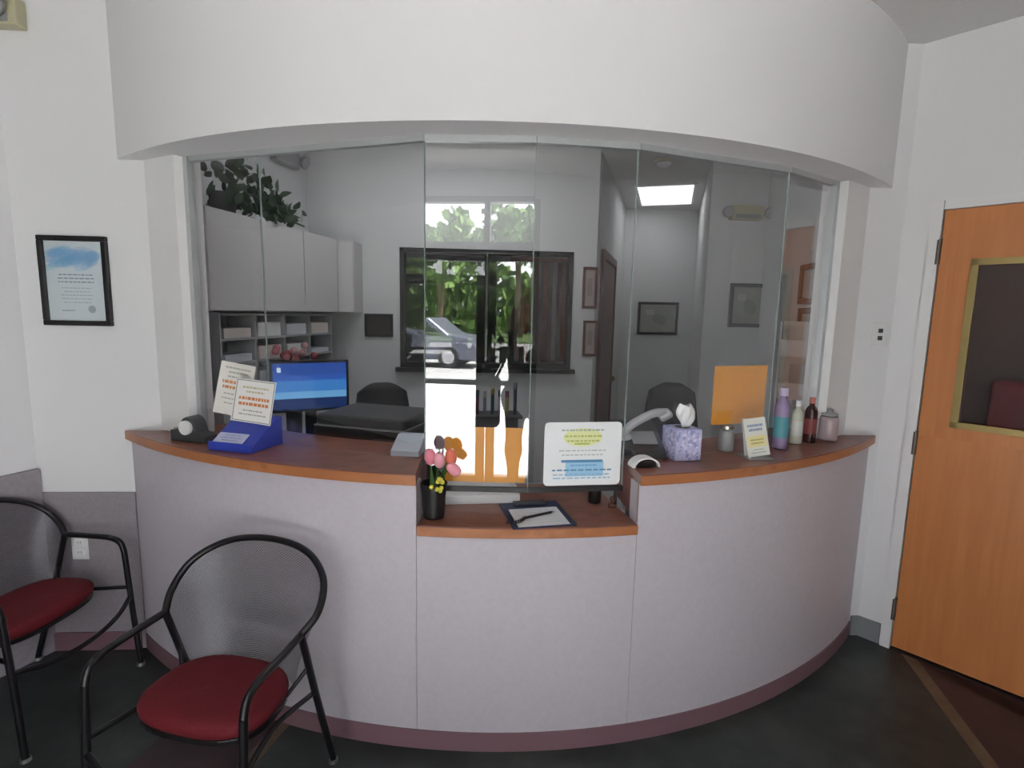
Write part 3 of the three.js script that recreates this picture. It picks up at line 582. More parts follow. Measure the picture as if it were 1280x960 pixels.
// ceiling troffers: one in the hall, one over the office behind the bulkhead
for (const [x, z, turn, w, l, glow, power, lb] of [[1.741, -3.17, -0.35, 0.53, 0.92, 0.5, 0.22, 'lit white fluorescent ceiling light in the hallway'], [-0.35, -0.75, 0, 1.1, 0.55, 0.45, 1.4, 'lit fluorescent ceiling light over the office behind the bulkhead']]) {
  const o = thing('ceiling_light', lb, 'ceiling light', [x, CEIL, z], turn, 'fluorescent ceiling lights');
  part('frame', [bx(w + 0.05, 0.012, 0.025, 0, -0.0065, l / 2 + 0.0125), bx(w + 0.05, 0.012, 0.025, 0, -0.0065, -l / 2 - 0.0125), bx(0.025, 0.012, l, w / 2 + 0.0125, -0.0065, 0), bx(0.025, 0.012, l, -w / 2 - 0.0125, -0.0065, 0)], M.white, o);
  part('diffuser', bx(w, 0.006, l, 0, -0.0045, 0), std(0xffffff, 0.5, { emissive: 0xffffff, emissiveIntensity: glow }), o);
  const ra = new THREE.RectAreaLight(0xf6f8ff, power, w, l); ra.position.set(0, -0.015, 0); ra.rotation.x = -Math.PI / 2; ra.name = 'lamp'; o.add(ra);
}
{ const c = onY(830, 200, CEIL); const o = thing('smoke_detector', 'small round smoke detector on the office ceiling', 'smoke detector', [c.x, CEIL, c.z]); part('base', cy(0.075, 0.07, 0.02, 0, -0.0105, 0), M.almond, o); part('sensor_cap', T(lathe([[0, -0.055], [0.035, -0.052], [0.055, -0.035], [0.058, -0.021], [0, -0.021]]), 0, 0, 0), M.white, o); }

// office chairs
function officeChair(label, pos, turn) {
  const o = thing('office_chair', label, 'office chair', pos, turn, 'black office chairs');
  part('seat', rb(0.5, 0.09, 0.48, 0.04, 0, 0.48, 0), M.blackSoft, o);
  const bg = new RoundedBoxGeometry(0.42, 0.62, 0.09, 8, 0.044), P = bg.attributes.position; for (let i = 0; i < P.count; i++) { const x = P.getX(i), y = P.getY(i); P.setX(i, x * Math.sqrt(Math.max(0.06, 1 - Math.pow(Math.max(0, (y + 0.02) / 0.335), 4.0)))); P.setY(i, y - 0.9 * x * x * (y > 0 ? 1 : 0)); P.setZ(i, P.getZ(i) + 1.1 * x * x); } bg.computeVertexNormals();
  part('backrest', T(bg, 0, 0.925, -0.25, -0.12), M.blackSoft, o);
  part('back_bracket', bx(0.08, 0.3, 0.02, 0, 0.58, -0.215), M.black, o);
  part('gas_column', cy(0.028, 0.028, 0.34, 0, 0.27, 0), M.black, o);
  for (let k = 0; k < 5; k++) { const a = k * 2 * Math.PI / 5, l = part('base_leg', T(rb(0.3, 0.03, 0.045, 0.01, 0.15, 0.095, 0), 0, 0, 0, 0, a, 0), M.black, o); part('caster', T(cy(0.028, 0.028, 0.03, 0, 0, 0, 14), Math.cos(a) * 0.28, 0.028, -Math.sin(a) * 0.28, Math.PI / 2, 0, 0), M.black, l); }
  for (const s of [-1, 1]) { part('arm_post', bx(0.025, 0.22, 0.05, s * 0.27, 0.57, -0.02), M.black, o); part('arm_pad', rb(0.06, 0.03, 0.26, 0.012, s * 0.27, 0.69, 0.0), M.blackSoft, o); }
  return o;
}
{ const p = onZ(487, 480, -0.44); officeChair('black office chair near the monitor in front of the side worktop', [p.x, 0, p.z], 0.35); }
{ const p = onZ(840, 490, -0.62); officeChair('black office chair with raised back behind the tissue box', [p.x, 0, p.z], -0.35); }

// ------------------------------------------------------------------ things on the counter, left side
const TOP = 1.07;
const facing = (p) => Math.atan2(p.x, p.z - ZC);     // turn so that local +z points outward from the desk
{ // blue brochure tray with two flyers
  const p = onY(305, 560, TOP + 0.001), t = facing(p) + 0.14;
  const o = thing('brochure_tray', 'blue sloping brochure tray with white flyers on the counter', 'tray', [p.x, TOP + 0.001, p.z - 0.03], t);
  M.blue = std(lin(0.035, 0.06, 0.40), 0.4);
  const s = new THREE.Shape(); [[0.09, 0], [0.09, 0.02], [-0.06, 0.115], [-0.09, 0.115], [-0.09, 0]].forEach(([a, b], i) => i ? s.lineTo(a, b) : s.moveTo(a, b));
  part('body', T(new THREE.ExtrudeGeometry(s, { depth: 0.2, bevelEnabled: false }), -0.1, 0, 0, 0, -Math.PI / 2, 0).translate(0.2, 0, 0), M.blue, o);
  part('lip', bx(0.2, 0.035, 0.004, 0, 0.018, 0.093), M.blue, o);
  const sl = Math.atan2(0.095, 0.15);
  const lt = canvasTex(128, 64, (x, w, h) => { x.fillStyle = '#b9bcd8'; x.fillRect(0, 0, w, h); lines(x, 12, 12, 116, 3, 16, 5, '#7f86b8'); });
  part('leaflet', new THREE.BoxGeometry(0.14, 0.055, 0.001), sheetMats(printMat(lt)), o, [-0.02, 0.046, 0.062], [-(Math.PI / 2 - sl), 0, 0]);
  const ft = canvasTex(160, 200, (x, w, h) => { x.fillStyle = '#e2ded8'; x.fillRect(0, 0, w, h); lines(x, 20, 18, 140, 3, 17, 6, '#a9b0a2'); lines(x, 16, 70, 144, 2, 20, 11, '#cf8f63', 0.85); lines(x, 24, 118, 136, 3, 18, 5, '#b3a9a4'); });
  const ft2 = canvasTex(200, 200, (x, w, h) => { x.fillStyle = '#e6e4e0'; x.fillRect(0, 0, w, h); x.strokeStyle = '#8f8f8f'; x.lineWidth = 4; x.strokeRect(6, 6, 188, 188); lines(x, 30, 34, 170, 2, 20, 8, '#c2b48e'); lines(x, 24, 82, 176, 2, 26, 14, '#d0814f', 0.85); lines(x, 24, 142, 176, 2, 18, 6, '#a7a39c'); });
  const fl = sheet('flyer', 0.17, 0.215, printMat(ft), scene, [0, 0, 0], [0, 0, 0], 0.01); fl.position.copy(onR(295, 487, 2.505)); fl.rotation.set(-0.16, t, -0.12, 'YXZ'); fl.position.y = Math.max(fl.position.y, TOP + 0.107);
  tag(fl, 'tall cream flyer leaning behind the blue brochure tray', 'flyer');
  const f2 = sheet('flyer', 0.19, 0.17, printMat(ft2), scene, [0, 0, 0], [0, 0, 0], 0.006); f2.position.copy(onR(318, 502, 2.535)); f2.rotation.set(-0.2, t - 0.02, -0.05, 'YXZ');
  tag(f2, 'white flyer with orange print standing in the blue brochure tray', 'flyer');
}
{ // tape dispenser
  const p = onY(243, 550, TOP + 0.001); const o = thing('tape_dispenser', 'black desk tape dispenser at the left end of the counter', 'tape dispenser', [p.x, TOP + 0.0005, p.z], facing(p) + 0.25);
  const s = new THREE.Shape(); s.moveTo(-0.085, 0); s.lineTo(0.085, 0); s.lineTo(0.085, 0.02); s.lineTo(0.04, 0.035); s.quadraticCurveTo(0.03, 0.095, 0, 0.098); s.quadraticCurveTo(-0.03, 0.095, -0.035, 0.05); s.lineTo(-0.085, 0.038);
  part('body', T(new THREE.ExtrudeGeometry(s, { depth: 0.06, bevelEnabled: true, bevelSize: 0.004, bevelThickness: 0.004, bevelSegments: 2 }), 0, 0.004, -0.03), M.charcoal, o);
  part('tape_roll', T(cy(0.03, 0.03, 0.018, 0, 0, 0, 24), 0.0, 0.062, 0.038, Math.PI / 2), M.white, o);
  part('cutter', bx(0.012, 0.014, 0.03, -0.084, 0.045, 0), M.steel, o);
}
{ // black printer on the work surface
  const p = onZ(472, 540, -0.06); const o = thing('printer', 'black office printer behind the glass left of the pass-through', 'printer', [p.x, 0.7455, -0.06], facing(p));
  part('body', rb(0.46, 0.36, 0.36, 0.02, 0, 0.18, 0), M.black, o);
  part('scanner_lid', rb(0.45, 0.05, 0.34, 0.015, 0, 0.387, -0.005), M.charcoal, o);
  part('seam', bx(0.452, 0.006, 0.35, 0, 0.3615, 0), M.grey, o);
  part('paper_tray', rb(0.3, 0.03, 0.06, 0.008, 0, 0.09, 0.2), M.charcoal, o);
  part('control_panel', rb(0.12, 0.05, 0.012, 0.004, 0.14, 0.3, 0.182), M.charcoal, o);
}
{ // small calculator box on counter
  const p = onY(512, 572, TOP + 0.001); const o = thing('calculator', 'pale blue desk calculator on the counter by the vase', 'calculator', [-0.46, TOP + 0.0005, 0.37], facing(p));
  const s = new THREE.Shape(); s.moveTo(-0.06, 0); s.lineTo(0.06, 0); s.lineTo(0.06, 0.015); s.lineTo(-0.03, 0.06); s.lineTo(-0.06, 0.06);
  part('body', T(new THREE.ExtrudeGeometry(s, { depth: 0.11, bevelEnabled: true, bevelSize: 0.003, bevelThickness: 0.003, bevelSegments: 2 }), 0.055, 0.003, 0, 0, -Math.PI / 2, 0), std(lin(0.5, 0.56, 0.62), 0.5), o);
  part('display', bx(0.08, 0.002, 0.022, 0, 0.0475, -0.012), M.charcoal, o, undefined, undefined);
}

// ------------------------------------------------------------------ things at the pass-through
{ // black vase with tulips
  const p = onR(541, 630, 2.56);
  const o = thing('vase', 'black vase of tulips on the lowered ledge', 'vase', [p.x + 0.004, LED + 0.0005, p.z]);
  part('body', lathe([[0, 0], [0.038, 0], [0.04, 0.01], [0.043, 0.08], [0.05, 0.13], [0.046, 0.13], [0.038, 0.08], [0.036, 0.014], [0, 0.014]], 28), M.black, o);
  const stemM = std(lin(0.06, 0.14, 0.03), 0.6), leafM = std(lin(0.07, 0.15, 0.035), 0.55, { side: THREE.DoubleSide });
  const pinks = [std(lin(0.80, 0.24, 0.32), 0.6), std(lin(0.82, 0.36, 0.42), 0.6), std(lin(0.72, 0.17, 0.10), 0.6), std(lin(0.84, 0.33, 0.40), 0.6)];
  const tl = ['pink tulip on the left of the black vase', 'pale pink tulip at the front of the black vase', 'orange-red tulip leaning out of the black vase', 'pink tulip hanging low beside the black vase'];
  const heads = [[-0.012, 0.228, 0.012], [0.022, 0.222, 0.03], [0.062, 0.226, 0.004], [0.074, 0.186, 0.022]];
  const petal = (() => { const g = new THREE.SphereGeometry(0.021, 12, 10, -0.8, 1.6, 0.25, 2.3); g.scale(1, 1.5, 1); return g; })();
  heads.forEach(([x, y, z], i) => {
    const f = thing('tulip', tl[i], 'flower', [o.position.x, LED, o.position.z], 0, 'tulips in the black vase');
    part('stem', tube([[x * 0.2, 0.02, z * 0.2], [x * 0.3, 0.11, z * 0.3], [x * 0.7, 0.18, z * 0.7], [x, y - 0.02, z]], 0.003, 14, 6), stemM, f);
    const h = part('flower_head', T(new THREE.SphereGeometry(0.018, 14, 12).scale(1, 1.45, 1), 0, 0, 0), pinks[i], f, [x, y, z], [0.15, i, i === 2 ? -0.4 : i === 3 ? -0.9 : 0.1]);
    for (let k = 0; k < 5; k++) part('petal', T(petal.clone(), 0, 0.001, 0, 0, k * 1.257, 0), pinks[(i + (k % 2)) % 2 ? i : i], h);
    part('leaf', (() => { const g = new THREE.PlaneGeometry(0.02, 0.13, 2, 8), P = g.attributes.position; for (let j = 0; j < P.count; j++) { const v = P.getY(j) / 0.13 + 0.5; P.setX(j, P.getX(j) * (1 - v * v)); P.setZ(j, 0.05 * v * v); } g.computeVertexNormals(); return T(g, x * 0.4, 0.15, z * 0.4 + 0.01, 0, i * 1.3, 0); })(), leafM, f);
  });
  const ym = std(lin(0.68, 0.62, 0.08), 0.6), sp = thing('yellow_flower', 'small yellow flower sprig drooping over the black vase', 'flower', [o.position.x, LED, o.position.z]);
  part('stem', tube([[0.005, 0.02, 0.006], [0.008, 0.12, 0.02], [0.018, 0.165, 0.045], [0.022, 0.15, 0.062]], 0.0022, 12, 6), stemM, sp);
  for (let k = 0; k < 9; k++) part('blossom', T(new THREE.IcosahedronGeometry(0.0085, 1), 0.018 + rr(-0.022, 0.022), 0.148 + rr(-0.03, 0.022), 0.066 + rr(-0.006, 0.006)), ym, sp);
}
const paneFrame = (i) => { const [x0, z0] = gpt[i], [x1, z1] = gpt[i + 1]; return { a: V(x0, 0, z0), n: V(-(z1 - z0), 0, x1 - x0).normalize(), turn: Math.atan2(-(z1 - z0), x1 - x0) }; };
const onPane = (px, py, i, off = 0) => { const f = paneFrame(i), d = rayOf(px, py), a = f.a.clone().addScaledVector(f.n, off); return along(d, a.sub(camera.position).dot(f.n) / d.dot(f.n)); };
{ // orange sheets taped behind the glass
  for (const [px0, py0, px1, py1, i, lb] of [[556, 533, 656, 604, 2, 'orange paper sheet taped inside the glass beside the pass-through sign'], [895, 458, 955, 527, 4, 'orange paper sheet taped inside the glass above the leaflets']]) {
    const a = onPane(px0, py0, i, -0.008), b = onPane(px1, py1, i, -0.008), f = paneFrame(i), w = Math.hypot(b.x - a.x, b.z - a.z), h = a.y - b.y;
    const c = a.clone().add(b).multiplyScalar(0.5);
    const m = sheet('orange_sheet', w, h, M.orangePaper, scene, [c.x, c.y, c.z], [0, f.turn, 0], -0.006); m.material = M.orangePaper; tag(m, lb, 'paper sign', 'orange sheets on the glass');
  }
}
{ // white card on the right sliding pane
  const a = onPane(681, 528, 3, 0.004), b = onPane(774, 605, 3, 0.004), f = paneFrame(3), w = Math.hypot(b.x - a.x, b.z - a.z), h = a.y - b.y, c = a.clone().add(b).multiplyScalar(0.5);
  const t = canvasTex(384, 320, (x, W, H) => {
    x.fillStyle = '#e9ebec'; x.fillRect(0, 0, W, H);
    x.fillStyle = '#e2e6a8'; x.beginPath(); x.ellipse(190, 76, 96, 46, 0, 0, 7); x.fill();
    lines(x, 84, 36, 300, 1, 20, 8, '#a9b0a4', 0.9); lines(x, 96, 66, 290, 2, 24, 9, '#b9bf6c', 0.8); lines(x, 150, 104, 226, 1, 20, 9, '#9fb04e', 0.9); lines(x, 70, 140, 310, 2, 22, 6, '#b4bcb8', 0.8);
    x.fillStyle = '#9cc9e6'; x.fillRect(108, 196, 190, 78); x.fillStyle = '#4f87b4'; x.fillRect(86, 190, 206, 13); lines(x, 36, 238, 344, 1, 20, 8, '#5a8fb8', 0.95); lines(x, 120, 214, 280, 1, 20, 8, '#6fa9d2', 0.8); lines(x, 44, 262, 336, 2, 18, 6, '#86b6d8', 0.9);
  });
  const s = new THREE.Shape(), r = 0.02, W = w / 2, H = h / 2; s.moveTo(-W + r, -H); s.lineTo(W - r, -H); s.quadraticCurveTo(W, -H, W, -H + r); s.lineTo(W, H - r); s.quadraticCurveTo(W, H, W - r, H); s.lineTo(-W + r, H); s.quadraticCurveTo(-W, H, -W, H - r); s.lineTo(-W, -H + r); s.quadraticCurveTo(-W, -H, -W + r, -H);
  const g = new THREE.ExtrudeGeometry(s, { depth: 0.0015, bevelEnabled: false }), U = g.attributes.uv, P = g.attributes.position; for (let i = 0; i < U.count; i++) U.setXY(i, P.getX(i) / w + 0.5, P.getY(i) / h + 0.5);
  const m = new THREE.Mesh(g, [printMat(t, 0.45), M.paper]); m.name = 'notice_card'; m.castShadow = m.receiveShadow = true; m.position.copy(c); m.rotation.y = f.turn; scene.add(m);
  tag(m, 'white notice card with yellow and blue print on the sliding glass', 'paper sign');
}
{ // clipboard with sign-in sheet and pen
  const c = onY(668, 641, LED + 0.004), o = thing('clipboard', 'navy clipboard with a white sheet on the lowered ledge', 'clipboard', [c.x + 0.005, LED + 0.0005, c.z + 0.01], 0.16);
  part('board', rb(0.235, 0.005, 0.25, 0.002, 0, 0.0028, 0), std(lin(0.012, 0.02, 0.06), 0.4), o);
  const t = canvasTex(128, 128, (x, w, h) => { x.fillStyle = '#d6d6d8'; x.fillRect(0, 0, w, h); lines(x, 10, 14, 118, 6, 18, 2, '#b4b6bc', 0.95); });
  part('sheet', new THREE.BoxGeometry(0.19, 0.001, 0.17), [M.paper, M.paper, printMat(t), M.paper, M.paper, M.paper], o, [0, 0.006, 0.033]);
  part('clip', [rb(0.13, 0.012, 0.03, 0.004, 0, 0.011, -0.1), cy(0.005, 0.005, 0.11, 0, 0, 0, 10).rotateZ(Math.PI / 2).translate(0, 0.016, -0.09)], M.charcoal, o);
  const pn = thing('pen', 'black pen on a coiled cord lying on the clipboard sheet', 'pen', [c.x + 0.01, LED + 0.0115, c.z + 0.04], 0.5);
  part('barrel', T(cy(0.0048, 0.0045, 0.12, 0, 0, 0, 12), 0, 0, 0, 0, 0, Math.PI / 2), M.black, pn);
  part('tip', T(cy(0.004, 0.001, 0.014, 0, 0, 0, 10), 0.067, 0, 0, 0, 0, Math.PI / 2), M.steel, pn);
  const cd = []; for (let i = 0; i <= 60; i++) { const u = i / 60; cd.push([-0.06 - 0.08 * u, 0.002 + 0.005 * Math.cos(u * 60), 0.02 * Math.sin(u * 3) + 0.006 * Math.sin(u * 60)]); }
  part('cord', tube(cd, 0.0018, 160, 5), M.black, pn);
}
{ const p = onY(745, 630, LED + 0.001), o = thing('pen_cup', 'small black pen cup under the white notice card', 'pen cup', [p.x, LED + 0.0005, p.z - 0.03]);
  part('cup', lathe([[0, 0], [0.026, 0], [0.026, 0.06], [0.023, 0.06], [0.023, 0.005], [0, 0.005]]), M.black, o); }
{ const p = onY(765, 634, LED + 0.001), o = thing('hand_stamp', 'small brown wooden stamp on the lowered ledge', 'stamp', [p.x, LED + 0.0005, p.z]);
  part('block', rb(0.03, 0.016, 0.02, 0.003, 0, 0.008, 0), M.brown, o); part('grip', lathe([[0.005, 0.014], [0.006, 0.024], [0.011, 0.034], [0.008, 0.044], [0, 0.046]], 14), M.brown, o); }
{ const o = thing('paper_stack', 'low stack of white forms on the ledge behind the glass', 'papers', [-0.17, LED + 0.0005, 0.36], 0.05); part('sheets', rb(0.3, 0.035, 0.2, 0.003, 0, 0.0175, 0), M.paper, o); }
{ // colourful desk clutter seen through the glass
  const o = thing('pen_organizer', 'dark desk organizer with pens behind the orange sheet', 'organizer', [-0.10, 0.745, -0.05], 0.1);
  part('body', [rb(0.2, 0.4, 0.12, 0.006, 0, 0.2, 0)], M.charcoal, o);
  part('tray', rb(0.24, 0.014, 0.15, 0.004, 0, 0.4, 0.0), M.charcoal, o);
  const cm = [lin(0.10, 0.02, 0.05), lin(0.15, 0.15, 0.22), lin(0.02, 0.06, 0.08), lin(0.35, 0.33, 0.38), lin(0.22, 0.18, 0.05), lin(0.03, 0.03, 0.05)].map((c) => std(c, 0.5));
  for (let i = 0; i < 6; i++) { const x = -0.09 + 0.036 * i, h = rr(0.07, 0.15), pn = thing('marker', ['maroon', 'grey-blue', 'dark teal', 'pale grey', 'olive', 'black'][i] + ' marker standing upright in the dark desk organizer', 'marker', [-0.10 + x, 1.153, -0.05 + rr(-0.03, 0.03)], 0, 'markers in the desk organizer'); part('barrel', cy(0.0085, 0.0085, h, 0, h / 2, 0, 10), cm[i % 6], pn); part('cap', cy(0.0095, 0.0095, 0.03, 0, h + 0.012, 0, 10), cm[(i + 2) % 6], pn); }
}

// ------------------------------------------------------------------ things on the counter, right side
{ // desk phone
  const p = onY(812, 578, TOP + 0.001), t = facing(p) - 0.2;
  const o = thing('desk_phone', 'silver-grey desk phone with handset behind the glass', 'phone', [p.x - 0.01, TOP + 0.0005, p.z - 0.15], t);
  const s = new THREE.Shape(); s.moveTo(-0.1, 0); s.lineTo(0.1, 0); s.lineTo(0.1, 0.02); s.lineTo(-0.08, 0.11); s.lineTo(-0.1, 0.11);
  part('base', T(new THREE.ExtrudeGeometry(s, { depth: 0.18, bevelEnabled: true, bevelSize: 0.004, bevelThickness: 0.004, bevelSegments: 2 }), 0.09, 0.004, 0, 0, -Math.PI / 2, 0), M.charcoal, o);
  const h = part('handset', tube([[-0.1, 0, 0], [-0.06, 0.022, 0], [0, 0.028, 0], [0.06, 0.022, 0], [0.1, 0, 0]], 0.017, 24, 12), M.silver, o, [0.02, 0.125, 0.02], [0.3, 0.15, 0.5]);
  part('ear_cup', [T(rb(0.055, 0.03, 0.05, 0.012), -0.095, -0.01, 0), T(rb(0.055, 0.03, 0.05, 0.012), 0.095, -0.01, 0)], M.silver, h);
  part('keypad', T(bx(0.1, 0.003, 0.08), 0.02, 0.07, 0.03, 0.463), M.grey, o);
}
{ // white curved tape tray in front
  const p = onY(806, 583, TOP + 0.001), o = thing('card_holder', 'white curved card holder at the edge of the notch', 'card holder', [p.x, TOP + 0.0005, p.z - 0.005], facing(p));
  const s = new THREE.Shape(); s.absarc(0, 0, 0.05, 0, Math.PI, false); s.lineTo(-0.042, 0); s.absarc(0, 0, 0.042, Math.PI, 0, true);
  part('arch', T(new THREE.ExtrudeGeometry(s, { depth: 0.05, bevelEnabled: false, curveSegments: 20 }).scale(1.1, 0.75, 1), 0, 0, -0.03), M.white, o);
  part('cards', bx(0.075, 0.02, 0.045, 0, 0.011, -0.005), M.black, o);
}
{ // tissue box
  const p = onY(857, 576, TOP + 0.001), o = thing('tissue_box', 'lavender cube tissue box with a white tissue pulled up', 'tissue box', [p.x, TOP + 0.0005, p.z - 0.055], facing(p) - 0.1);
  const t = canvasTex(128, 128, (x, w, h) => { x.fillStyle = '#b9b8dc'; x.fillRect(0, 0, w, h); for (let i = 0; i < 70; i++) { x.fillStyle = ['#d6d6ea', '#9d9ccb', '#c9bfe0', '#8f97c8'][i % 4]; x.beginPath(); x.ellipse(rnd() * w, rnd() * h, 5 + 6 * rnd(), 3 + 5 * rnd(), rnd() * 3, 0, 7); x.fill(); } });
  part('box', rb(0.112, 0.125, 0.112, 0.004, 0, 0.0625, 0), printMat(t), o);
  part('opening', cy(0.03, 0.03, 0.001, 0, 0.1256, 0), M.charcoal, o);
  const g = new THREE.ConeGeometry(0.032, 0.1, 14, 8, true), P = g.attributes.position; for (let i = 0; i < P.count; i++) { const a = Math.atan2(P.getZ(i), P.getX(i)), v = P.getY(i) / 0.1 + 0.5, k = 1 + 0.35 * Math.sin(a * 3 + v * 4); const r0 = 0.012 + 0.022 * Math.sin(Math.min(1, v * 1.05) * 2.6); P.setX(i, Math.cos(a) * r0 * k); P.setZ(i, Math.sin(a) * r0 * k * 0.6); } g.computeVertexNormals();
  part('tissue', T(g, 0.012, 0.172, 0), std(lin(0.82, 0.82, 0.82), 0.9, { side: THREE.DoubleSide }), o);
}
{ // leaflet stand
  const p = onY(946, 573, TOP + 0.001), t = facing(p) - 0.25, o = thing('leaflet_stand', 'clear leaflet stand holding a white and yellow leaflet', 'leaflet stand', [p.x, TOP + 0.0005, p.z - 0.03], t);
  const tx = canvasTex(96, 160, (x, w, h) => { x.fillStyle = '#e2e2da'; x.fillRect(0, 0, w, h); lines(x, 12, 26, 84, 2, 18, 10, '#7f93b8', 0.8); x.fillStyle = '#e6dca0'; x.fillRect(8, 74, 80, 46); lines(x, 14, 88, 82, 2, 14, 6, '#b0a660'); lines(x, 14, 130, 82, 2, 12, 4, '#9db09a'); });
  const lf = sheet('leaflet', 0.1, 0.155, printMat(tx), o, [0, 0.085, 0.012], [-0.22, 0, 0.1], 0); lf.name = 'leaflet';
  part('back_plate', T(bx(0.105, 0.15, 0.003), 0, 0.083, 0.0, -0.22), std(lin(0.5, 0.5, 0.5), 0.2), o);
  part('foot', rb(0.105, 0.006, 0.09, 0.002, 0, 0.003, 0.01), M.grey, o);
}
{ const p = onY(912, 566, TOP + 0.001), o = thing('glass_jar', 'small grey glass jar left of the leaflet stand', 'jar', [p.x, TOP + 0.0005, p.z - 0.04]);
  part('jar_body', lathe([[0, 0], [0.03, 0], [0.032, 0.01], [0.032, 0.075], [0.026, 0.085], [0.026, 0.095], [0, 0.095]]), M.grey, o); part('lid', cy(0.028, 0.028, 0.015, 0, 0.1035, 0), M.steel, o); }
function bottle(name, label, cat, px, py, r, h, mats, neck = 0.35) {
  const p = onY(px, py, TOP + 0.001), o = thing(name, label, cat, [p.x, TOP + 0.0005, p.z]);
  part('body', lathe([[0, 0], [r, 0], [r * 1.02, 0.006], [r, h * 0.68], [r * 0.8, h * 0.76], [r * neck, h * 0.82], [r * neck, h * 0.88], [0, h * 0.88]]), mats[0], o);
  part('label', cy(r * 1.03, r * 1.03, h * 0.34, 0, h * 0.36, 0, 24), mats[1], o);
  part('cap', cy(r * neck * 1.2, r * neck * 1.25, h * 0.13, 0, h * 0.93, 0, 18), mats[2], o);
  return o;
}
bottle('lotion_bottle', 'purple and teal lotion bottle on the counter right of the leaflet', 'bottle', 974, 560, 0.03, 0.27, [std(lin(0.30, 0.22, 0.38), 0.4), std(lin(0.09, 0.30, 0.36), 0.5), std(lin(0.5, 0.42, 0.6), 0.4)], 0.5);
bottle('spray_bottle', 'pale cream bottle next to the purple lotion bottle', 'bottle', 994, 554, 0.024, 0.2, [std(lin(0.55, 0.56, 0.45), 0.4), std(lin(0.62, 0.62, 0.58), 0.5), M.white], 0.4);
bottle('soda_bottle', 'dark red-brown bottle between the pale bottle and clear jar', 'bottle', 1011, 552, 0.026, 0.21, [std(lin(0.05, 0.018, 0.016), 0.25), std(lin(0.22, 0.05, 0.05), 0.5), std(lin(0.5, 0.16, 0.14), 0.4)], 0.4);
{ const p = onY(1034, 550, TOP + 0.001), o = thing('candy_jar', 'grey-pink jar at the right end of the counter', 'jar', [p.x, TOP + 0.0005, p.z]);
  part('jar_body', lathe([[0, 0], [0.036, 0], [0.04, 0.012], [0.04, 0.1], [0.034, 0.115], [0, 0.115]]), std(lin(0.42, 0.33, 0.34), 0.3), o); part('lid', lathe([[0, 0.116], [0.035, 0.116], [0.035, 0.128], [0.012, 0.134], [0.014, 0.148], [0, 0.152]]), M.grey, o); }
{ // tall white literature rack behind the right end
  const p = onZ(1000, 460, -0.62), o = thing('literature_rack', 'tall white literature rack behind the bottles', 'rack', [p.x - 0.03, 0.0, -0.62], -0.6);
  part('back_board', bx(0.17, 1.62, 0.015, 0, 0.81, -0.05), M.white, o);
  for (const s of [-1, 1]) part('side_board', bx(0.012, 1.62, 0.11, s * 0.091, 0.81, -0.002), M.white, o);
  part('base', rb(0.22, 0.03, 0.18, 0.006, 0, 0.015, 0), M.white, o);
  for (let k = 0; k < 5; k++) { part('pocket', bx(0.168, 0.1, 0.006, 0, 0.42 + k * 0.26, 0.045), M.white, o); part('booklet', bx(0.1, 0.2, 0.02, -0.03 + 0.05 * (k % 2), 0.48 + k * 0.26, 0.01), k % 2 ? M.grey : std(lin(0.6, 0.62, 0.6), 0.7), o); }
}
{ // red armchair in the room behind the door
  const n = [RWd[1], -RWd[0]], p = rw(0.5), o = thing('red_chair', 'pinkish red chair seen through the door glass', 'chair', [p[0] + n[0] * 1.35, 0, p[1] + n[1] * 1.35], -RWA);
  M.pinkRed = std(lin(0.62, 0.07, 0.09), 0.7);
  part('backrest', rb(0.5, 0.5, 0.09, 0.04, 0, 1.02, -0.2), M.pinkRed, o); part('seat', rb(0.52, 0.1, 0.5, 0.04, 0, 0.5, 0.02), M.pinkRed, o);
  part('back_post', [bx(0.03, 0.4, 0.03, -0.2, 0.62, -0.2), bx(0.03, 0.4, 0.03, 0.2, 0.62, -0.2)], M.black, o);
  for (const [x, z] of [[-0.22, -0.2], [0.22, -0.2], [-0.22, 0.22], [0.22, 0.22]]) part('leg', cy(0.015, 0.012, 0.45, x, 0.225, z, 12), M.black, o);
}

